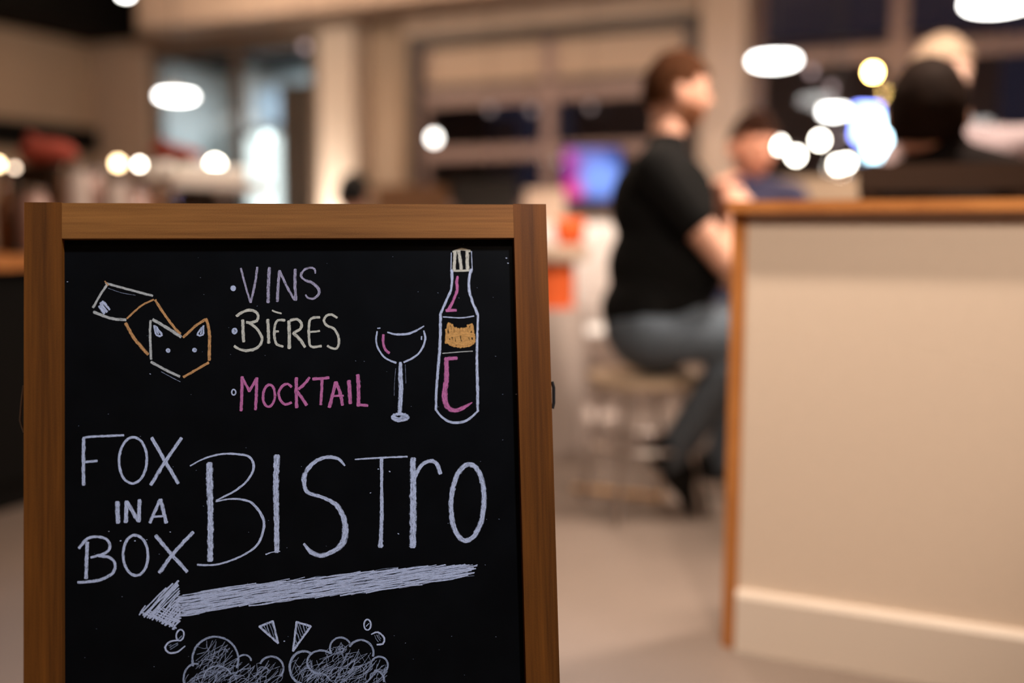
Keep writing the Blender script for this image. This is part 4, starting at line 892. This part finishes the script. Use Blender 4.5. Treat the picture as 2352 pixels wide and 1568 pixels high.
# cups on the machine
cup_me = None
def cup_pos():
    for i in range(8): yield bar(.86+i*.072, .18+(i % 2)*.12, z2+.0005)
first = None
for i, p0 in enumerate(cup_pos()):
    if first is None:
        first = thing('coffee_cup', 'white coffee cup on the espresso machine, nearest to the counter front left', 'cup', p0, 'cups on the espresso machine')
        bm = B(); lathe(bm, p0, [(0, 0), (.022, 0), (.034, .03), (.037, .06), (.034, .06), (.031, .03), (.02, .006), (0, .006)]); done('bowl', bm, M['ceramic'], first, True)
        bm = B(); tube(bm, [p0+TD*.034+up*.048, p0+TD*.055+up*.045, p0+TD*.056+up*.022, p0+TD*.032+up*.018], .0045, 8); done('handle', bm, M['ceramic'], first, True)
    else:
        c = first.copy(); C.objects.link(c); c.location = p0; c['label'] = 'white coffee cup on the espresso machine, '+('second', 'third', 'fourth', 'fifth', 'sixth', 'seventh', 'last')[i-1]+' from the near end'
        for chd in list(first.children): e = chd.copy(); C.objects.link(e); e.parent = c
# red bags, jars and bottles along the bar
def bag(label, p, w_, d_, h, m):
    bm = B(); N = 14
    for j in range(9):
        t = j/8
    ellipsoid(bm, p+up*h*.45, (w_/2, d_/2, h*.45), RW, 18, 12)
    for v in bm.verts: v.co += Vector((mnoise.noise(v.co*9), mnoise.noise(v.co*9+Vector((5, 0, 0))), 0))*.02; v.co.z = max(v.co.z, p.z+.0005)
    r = thing('bag', label, 'bag', p)
    done('sack', bm, m, r, True)
    bm = B(); tube(bm, [p+up*h*.86, p+up*h*.95, p+up*h*1.05], [.03, .018, .04], 12); done('tied_neck', bm, m, r, True)
def jar(name, label, p, r, h, m, cap_m, cat, grp=None, neck=False):
    t = thing(name, label, cat, p, grp)
    prof = [(0, 0), (r, 0), (r*1.02, .01), (r, h*.6), (r*.38, h*.76), (r*.32, h), (0, h)] if neck else [(0, 0), (r, 0), (r*1.03, .01), (r*1.03, h*.82), (r*.85, h*.9), (r*.85, h*.95), (0, h*.95)]
    bm = B(); lathe(bm, p, prof, 20); done('body', bm, m, t, True)
    bm = B(); q = p+up*(h if neck else h*.95)
    lathe(bm, q, [(0, 0.0004), (r*(.36 if neck else .92), .0004), (r*(.36 if neck else .92), .02), (0, .022)], 20); done('lid', bm, cap_m, t)
def onbar(x, d_, z=None):
    """point of the counter top seen near image column x, d_ in from its front edge"""
    best = min((abs((lambda v: 1176+FPX*(v-CAM).dot(RT)/(v-CAM).dot(FW))(bar(a/100, d_, bz))-x), a/100) for a in range(-100, 145))
    return bar(best[1], d_, bz+.0005)
def zy(p, y): return CAM.z+((520-y)/FPX)*(p-CAM).dot(FW)
# shelf unit at the back of the bar for the red bags
def crate(label, p, w_, d_, ztop):
    h = ztop-p.z; t = thing('crate', label, 'crate', p); n = max(3, int(h/.07)); bh = h/n
    for sx in (-1, 1):
        for sy in (-1, 1): bm = B(); box(bm, p+RW@Vector((sx*(w_/2-.015), sy*(d_/2-.015), h/2)), (.026, .026, h), RW); done('corner_post', bm, M['dbrown'], t)
    for k_ in range(n):
        for sy in (-1, 1): bm = B(); box(bm, p+RW@Vector((0, sy*(d_/2+.004), (k_+.5)*bh)), (w_, .01, bh*.86), RW); done('slat', bm, M['dbrown'], t)
        for sx in (-1, 1): bm = B(); box(bm, p+RW@Vector((sx*(w_/2+.004), 0, (k_+.5)*bh)), (.01, d_-.005, bh*.86), RW); done('slat', bm, M['dbrown'], t)
    bm = B(); box(bm, p+up*(h-.006), (w_-.005, d_-.005, .011), RW); done('lid', bm, M['dbrown'], t)
def bag(label, p, w_, d_, h, m, lean=0):
    bm = B(); ellipsoid(bm, p+up*h*.45, (w_/2, d_/2, h*.5), RW, 18, 12)
    for v in bm.verts:
        q = v.co-p; v.co.z = p.z+max(q.z, .0008)*(1-lean*q.dot(TD)/(w_/2)); v.co += Vector((mnoise.noise(v.co*9), mnoise.noise(v.co*9+Vector((5, 0, 0))), 0))*.012
    r = thing('bag', label, 'bag', p); done('sack', bm, m, r, True)
    a = p-TD*w_*.12+up*h*(.80+lean*.2); bm = B(); tube(bm, [a, a-TD*.02+up*h*.16, a-TD*.05+up*h*.2], [.022, .012, .024], 12); done('tied_neck', bm, m, r, True)
p = onbar(118, .46); zc = zy(p, 384); crate('dark brown slatted crate under the plump red bag on the bar', p, .25, .16, zc); p2 = Vector((p.x, p.y, zc)); bag('plump red bag lying on the crate at the left of the bar', p2, .27, .15, zy(p2, 318)-zc, M['red'])
p = onbar(408, .58); zc = zy(p, 372); crate('dark brown slatted crate behind the espresso machine', p, .24, .09, zc); p2 = Vector((p.x, p.y, zc)); bag('red bag on the crate behind the espresso machine', p2, .30, .09, zy(p2, 330)-zc, M['red'], .35)
for i, (x, d_, y, kind) in enumerate(((18, .30, 405, 0), (85, .18, 440, 1), (150, .24, 400, 0), (185, .12, 385, 2), (212, .24, 395, 1), (272, .075, 412, 2), (226, .42, 388, 2), (312, .055, 430, 1), (366, .045, 425, 0))):
    p = onbar(x, d_); h = max(zy(p, y)-bz, .08)
    lab = ['amber bottle on the bar', 'pinkish jar on the bar', 'pale glass jar on the bar'][kind]
    where = ['first from the left end', 'second from the left end', 'behind the second jar', 'left of the mottled row', 'in the middle of the row', 'at the front of the row', 'at the back of the row', 'just left of the espresso machine', 'closest to the espresso machine'][i]
    jar('bottle' if kind == 0 else 'jar', lab+', '+where, p, (.034, .05, .042)[kind], h, (M['amber'], M['pinkjar'], M['palecloth'])[kind], M['chrome'] if kind else M['dsteel'], 'bottle' if kind == 0 else 'jar', None, kind == 0)
# black menu panel on the left wall
def lw(x, y): return onplane(x, y, wall(TL+.001, 0, 0), TD)
pa, pb = lw(-160, 300), lw(222, 300); za = P(0, 0, 1).z
ta, tb_ = (pa-WO).dot(ND), (pb-WO).dot(ND); zt_ = lw(222, 300).z; zb_ = lw(222, 352).z
mp_ = thing('menu_board', 'long black panel on the tan wall at the left', 'board', wall(TL+.03, (ta+tb_)/2, zb_))
bm = B(); wbox(bm, TL+.001, TL+.05, ta, tb_, zb_, zt_); done('panel', bm, M['black'], mp_, bevel=.004)
for z in (zb_, zt_): bm = B(); wbox(bm, TL+.0505, TL+.058, ta, tb_, z-.012, z+.012); done('frame_strip', bm, M['dsteel'], mp_)
# ================================================================== LAMPS
def pendant(label, x, y, wpx, D, e, col=SOFTW, hpx=None, group='opal pendant lamps and a reflection', power=0):
    c = P(x, y, D); r = wpx/2*D/FPX; h = (hpx or wpx*.25)*D/FPX
    t = thing('pendant_or_reflection', label, 'lamp', c-up*h/2, group)
    bm = B(); prof = [(0, -h*.5)]+[(r*math.sin(a), -h*.5*math.cos(a)*1.0) for a in [PI/2*k/8 for k in range(1, 9)]]+[(r*.98, h*.22), (r*.9, h*.36), (0, h*.38)]
    lathe(bm, c, prof, 32); done('diffuser', bm, e, t, True)
    bm = B(); lathe(bm, c+up*h*.385, [(0, 0), (r*.92, 0), (r*.8, h*.10), (r*.35, h*.35), (r*.16, h*.75), (0, h*.8)], 32); done('shade', bm, M['shade'], t, True)
    top = max(c.z+h, H-.002)
    bm = B(); tube(bm, [c+up*h*1.18, Vector((c.x, c.y, H-.03))], .004, 8); done('cord', bm, M['shade'], t)
    bm = B(); lathe(bm, Vector((c.x, c.y, H-.03)), [(0, 0), (.05, 0), (.06, .0295), (0, .0295)], 20); done('ceiling_rose', bm, M['shade'], t)
    if power: downlight('pendant_lamp_light', c-up*(h/2+.03), power, WARM, .06, 150)
    return t
pendant('opal pendant lamp in front of the kitchen opening on the left', 405, 222, 84, 5.6, M['lamp'], power=12)
pendant('opal pendant lamp just right of the beige pillar', 1778, 141, 106, 6.2, M['lamp'], power=18)
pendant('largest opal pendant lamp cut off by the top right of the picture', 2292, 8, 150, 4.2, M['lamp'], power=75)
pendant('opal pendant lamp at the top edge above the black dropped ceiling', 288, -16, 34, 3.4, M['lamp'], hpx=26, power=3)
def globe(label, x, y, px, D, m, group='bare bulbs and reflection globes', z0=None, cordtop=True, cat='bulb', name='bulb_or_reflection'):
    c = P(x, y, D); r = px/2*D/FPX
    t = thing(name, label, cat, c-up*r, group)
    bm = B(); ellipsoid(bm, c, (r, r, r*1.1), None, 20, 12); done('glass', bm, m, t, True)
    bm = B(); lathe(bm, c+up*r*1.02, [(0, 0), (r*.45, 0), (r*.45, r*.9), (r*.2, r*1.1), (0, r*1.1)], 14); done('socket', bm, M['shade'], t)
    if cordtop:
        bm = B(); tube(bm, [c+up*r*2.1, Vector((c.x, c.y, H-.002 if (c-WO).dot(ND) < .3 else c.z+1.0))], .003, 6); done('cord', bm, M['shade'], t)
    return t
def bar_glint(label, x, d_, y, px, m, grp='glints on the bar'):  # glowing globe on a stand, in place of a highlight on chrome
    p = onbar(x, d_); c = Vector((p.x, p.y, zy(p, y))); r = px/2*(p-CAM).dot(FW)/FPX
    t = thing('bar_glint', label, 'lamp', p, grp)
    bm = B(); ellipsoid(bm, c, (r, r, r*1.15), None, 18, 12); done('bulb', bm, m, t, True)  # glowing globe in place of the chrome highlight
    bm = B(); lathe(bm, p, [(0, 0), (.035, 0), (.035, .01), (.008, .016), (.008, c.z-r-p.z-.012), (r*.6, c.z-r-p.z-.01), (r*.6, c.z-r*.85-p.z), (0, c.z-r*.85-p.z)], 16); done('stand', bm, M['dsteel'], t)
mb = glow('bar_glint_glow', (1, .72, .40), 16); mbw = glow('bar_glint_white', (1, .88, .72), 26); mb2 = glow('bar_glint_dim', (1, .75, .55), 8)
bar_glint('glowing globe for a chrome glint on the bar at the left edge of the picture', 6, .40, 380, 18, mb)
bar_glint('dimmer globe for a chrome glint on the bar second from the left', 46, .09, 388, 12, mb2)
bar_glint('amber globe for a chrome glint on the bar left of the espresso machine', 281, .50, 378, 20, mb)
bar_glint('white globe for a chrome glint on the bar beside the amber one', 328, .50, 380, 13, mbw)
bar_glint('brightest globe for a chrome glint on the bar, behind the espresso machine cups', 500, .42, 384, 30, mbw)
light('added_bar_spot', 'SPOT', bar(1.2, .15, 2.5), 90, (1, .85, .68), .04, target=bar(1.12, .25, 1.1), spot_size=math.radians(32), spot_blend=.6)  # unseen spot added to light up the cups and machine top
# bulbs hanging in the windows and over the tables; the faint globes stand in for reflections in the glass
wb = glow('warm_white_bulb', (1, .93, .80), 30); pb_ = glow('faint_reflection', (1, .72, .72), 1.1); cb = glow('cool_bulb', (.86, 1, .98), 5); wb2 = glow('plain_bulb', (1, .95, .88), 9)
globe('white bulb in front of the sectional door', 997, 317, 22, 7.2, wb2)
globe('faint pinkish globe for a reflection beside the bright pillar', 700, 107, 14, 6.6, pb_)
globe('cool white bulb in the kitchen opening', 614, 315, 18, 7.6, cb)
globe('amber bulb with an orange halo left of the dark-haired head', 2005, 166, 20, 6.4, M['amberbulb'])
globe('warm bulb beside the face of the man in navy', 1788, 332, 20, 6.0, wb)
globe('warm bulb low and right of the man in navy', 1828, 357, 20, 6.0, wb)
globe('warm bulb midway between the man in navy and the blue light', 1883, 322, 20, 6.2, wb)
globe('warm bulb directly left of the blue light strip', 1925, 378, 20, 6.0, wb)
globe('second warm bulb touching the one left of the blue light strip', 1944, 374, 18, 6.1, wb)
for (x, y, nm) in ((1864, 165, 'faint globe for a window reflection right of the opal lamp beside the pillar'), (1910, 201, 'faint globe for a window reflection second right of the opal lamp beside the pillar'), (1920, 318, 'faint globe for a window reflection among the warm bulbs')): globe(nm, x, y, 15, 6.6, pb_)
for (x, y, nm) in ((1125, 250, 'faint globe for a reflection in the top glass row of the sectional door, left one'), (1222, 252, 'faint globe for a reflection in the top glass row of the sectional door, middle one'), (1356, 245, 'faint globe for a reflection in the top glass row of the sectional door, right one')): globe(nm, x, y, 15, 7.6, glow('very_faint_reflection', (1, .75, .72), .5))
# flat opal shape for a lamp reflected in the window, and the blue stage light
pendant('long opal shape for a window reflection left of the blue light', 1915, 257, 60, 6.3, M['lamp'], hpx=22)
bl = glow('blue_white_led', (.22, .28, 1.0), 12); cw = glow('cyan_white_led', (.55, .85, 1.0), 10); sb_ = glow('soft_blue_led', (.25, .55, .85), 1.0)
bD = 5.4
bc = P(2010, 320, bD)
led = thing('stage_light', 'blue and white light cluster on a stand left of the dark-haired head', 'light', Vector((bc.x, bc.y, 0)))
def plate(name, x0, y0, x1, y1, m, dy):
    a, b = P(x0, y0, bD), P(x1, y1, bD); c = (a+b)/2+Vector((0, dy, 0)); bm = B(); box(bm, c, (abs(b.x-a.x), .03, abs(a.z-b.z))); done(name, bm, m, led, bevel=.008)
plate('upper_panel', 1965, 243, 2018, 300, bl, 0)
def disc(name, x, y, px, m, dy):
    c = P(x, y, bD); r = px/2*bD/FPX; bm = B(); lathe(bm, c+Vector((0, dy, 0)), [(0, -.02), (r, -.02), (r, .02), (0, .02)], 24, Matrix.Rotation(PI/2, 3, 'X')); done(name, bm, m, led)
disc('spot', 1974, 308, 40, bl, -.05); disc('spot', 2056, 325, 42, bl, -.05); disc('spot', 2014, 292, 44, cw, -.09); disc('spot', 2030, 335, 44, cw, -.10)
plate('lower_panel', 1988, 330, 2052, 364, cw, -.02); plate('strip', 1975, 366, 1988, 405, sb_, .0)
bm = B(); tube(bm, [Vector((bc.x, bc.y+.06, 0.03)), Vector((bc.x, bc.y+.06, P(2010, 250, bD).z))], .02, 10); done('pole', bm, M['shade'], led)
bm = B(); lathe(bm, Vector((bc.x, bc.y+.06, 0)), [(0, 0), (.2, 0), (.2, .015), (.03, .035), (0, .035)], 24); done('base', bm, M['shade'], led)
# lit fridge in the kitchen
f0, f1 = wt(572, 460, 1.6)[0], wt(640, 460, 1.6)[0]; fz = Z(606, 318, 1.6)
fg = thing('fridge', 'tall display fridge glowing cool white in the kitchen', 'fridge', wall((f0+f1)/2, 1.85, 0))
bm = B(); wbox(bm, f0-.03, f1+.03, 1.62, 2.15, 0, fz+.05); done('body', bm, M['coolwhite'], fg, bevel=.01)
bm = B(); wbox(bm, f0, f1, 1.59, 1.619, .15, fz); dr = done('door', bm, glow('fridge_light', (.86, 1, .98), 1.9), fg)
bm = B(); tube(bm, [wall(f0+.04, 1.57, z) for z in (.8, 1.3)], .01, 8); done('handle', bm, M['steel'], dr)
# steel hood with its duct and a wall cupboard in the kitchen
zk = Z(540, 168, KN); h0, h1 = wt(500, 280, 2.0)[0], wt(566, 280, 2.0)[0]; zh = Z(535, 290, 2.0)
hd = thing('range_hood', 'grey steel range hood with a square duct in the kitchen', 'hood', wall((h0+h1)/2, 2.2, zh))
bm = B(); hexa(bm, [wall(t, n, z) for (z, e) in ((zh, 0), (zh+.18, .14)) for (t, n) in ((h0+e, 1.95+e), (h1-e, 1.95+e), (h1-e, KN-.002), (h0+e, KN-.002))]); done('canopy', bm, M['brushed'], hd)
bm = B(); wbox(bm, (h0+h1)/2-.11, (h0+h1)/2+.11, 2.2, KN-.002, zh+.1801, zk-.002); done('duct', bm, M['brushed'], hd)
w0, w1 = wt(575, 240, 2.3)[0], wt(655, 240, 2.3)[0]; zw0, zw1 = Z(610, 285, 2.3), Z(610, 205, 2.3)
wc_ = thing('wall_cupboard', 'blue-grey wall cupboard above the glowing fridge', 'cupboard', wall((w0+w1)/2, 2.45, zw0))
bm = B(); wbox(bm, w0, w1, 2.32, KN-.002, zw0, zw1); done('body', bm, M['cupb'], wc_)
for i in range(2):
    a0 = w0+.01+i*(w1-w0)/2; a1 = a0+(w1-w0)/2-.02; bm = B(); wbox(bm, a0, a1, 2.3, 2.319, zw0+.01, zw1-.01); dr = done('door', bm, M['cupb'], wc_, bevel=.003)
    bm = B(); tube(bm, [wall((a1-.03) if i == 0 else a0+.03, 2.29, z) for z in (zw0+.05, zw0+.15)], .006, 8); done('handle', bm, M['steel'], dr)
# unseen uplight, added to brighten the foot of the pillar
ul = wall(T(772), -.62, 0)
u = thing('added_uplight', 'small floor uplight hidden behind the sign, added to brighten the pillar', 'lamp', ul)
bm = B(); lathe(bm, ul, [(0, 0), (.09, 0), (.09, .02), (.07, .03), (.07, .12), (.06, .12), (.055, .05), (0, .05)], 24); done('housing', bm, M['shade'], u)
bm = B(); lathe(bm, ul+up*.052, [(0, 0), (.052, 0), (.05, .02), (0, .02)], 20); done('lens', bm, M['lamp'], u)
light('added_uplight_beam', 'SPOT', ul+up*.14, 330, (1, .86, .72), .05, target=wall(T(772), -.16, .85), spot_size=math.radians(48), spot_blend=.9)
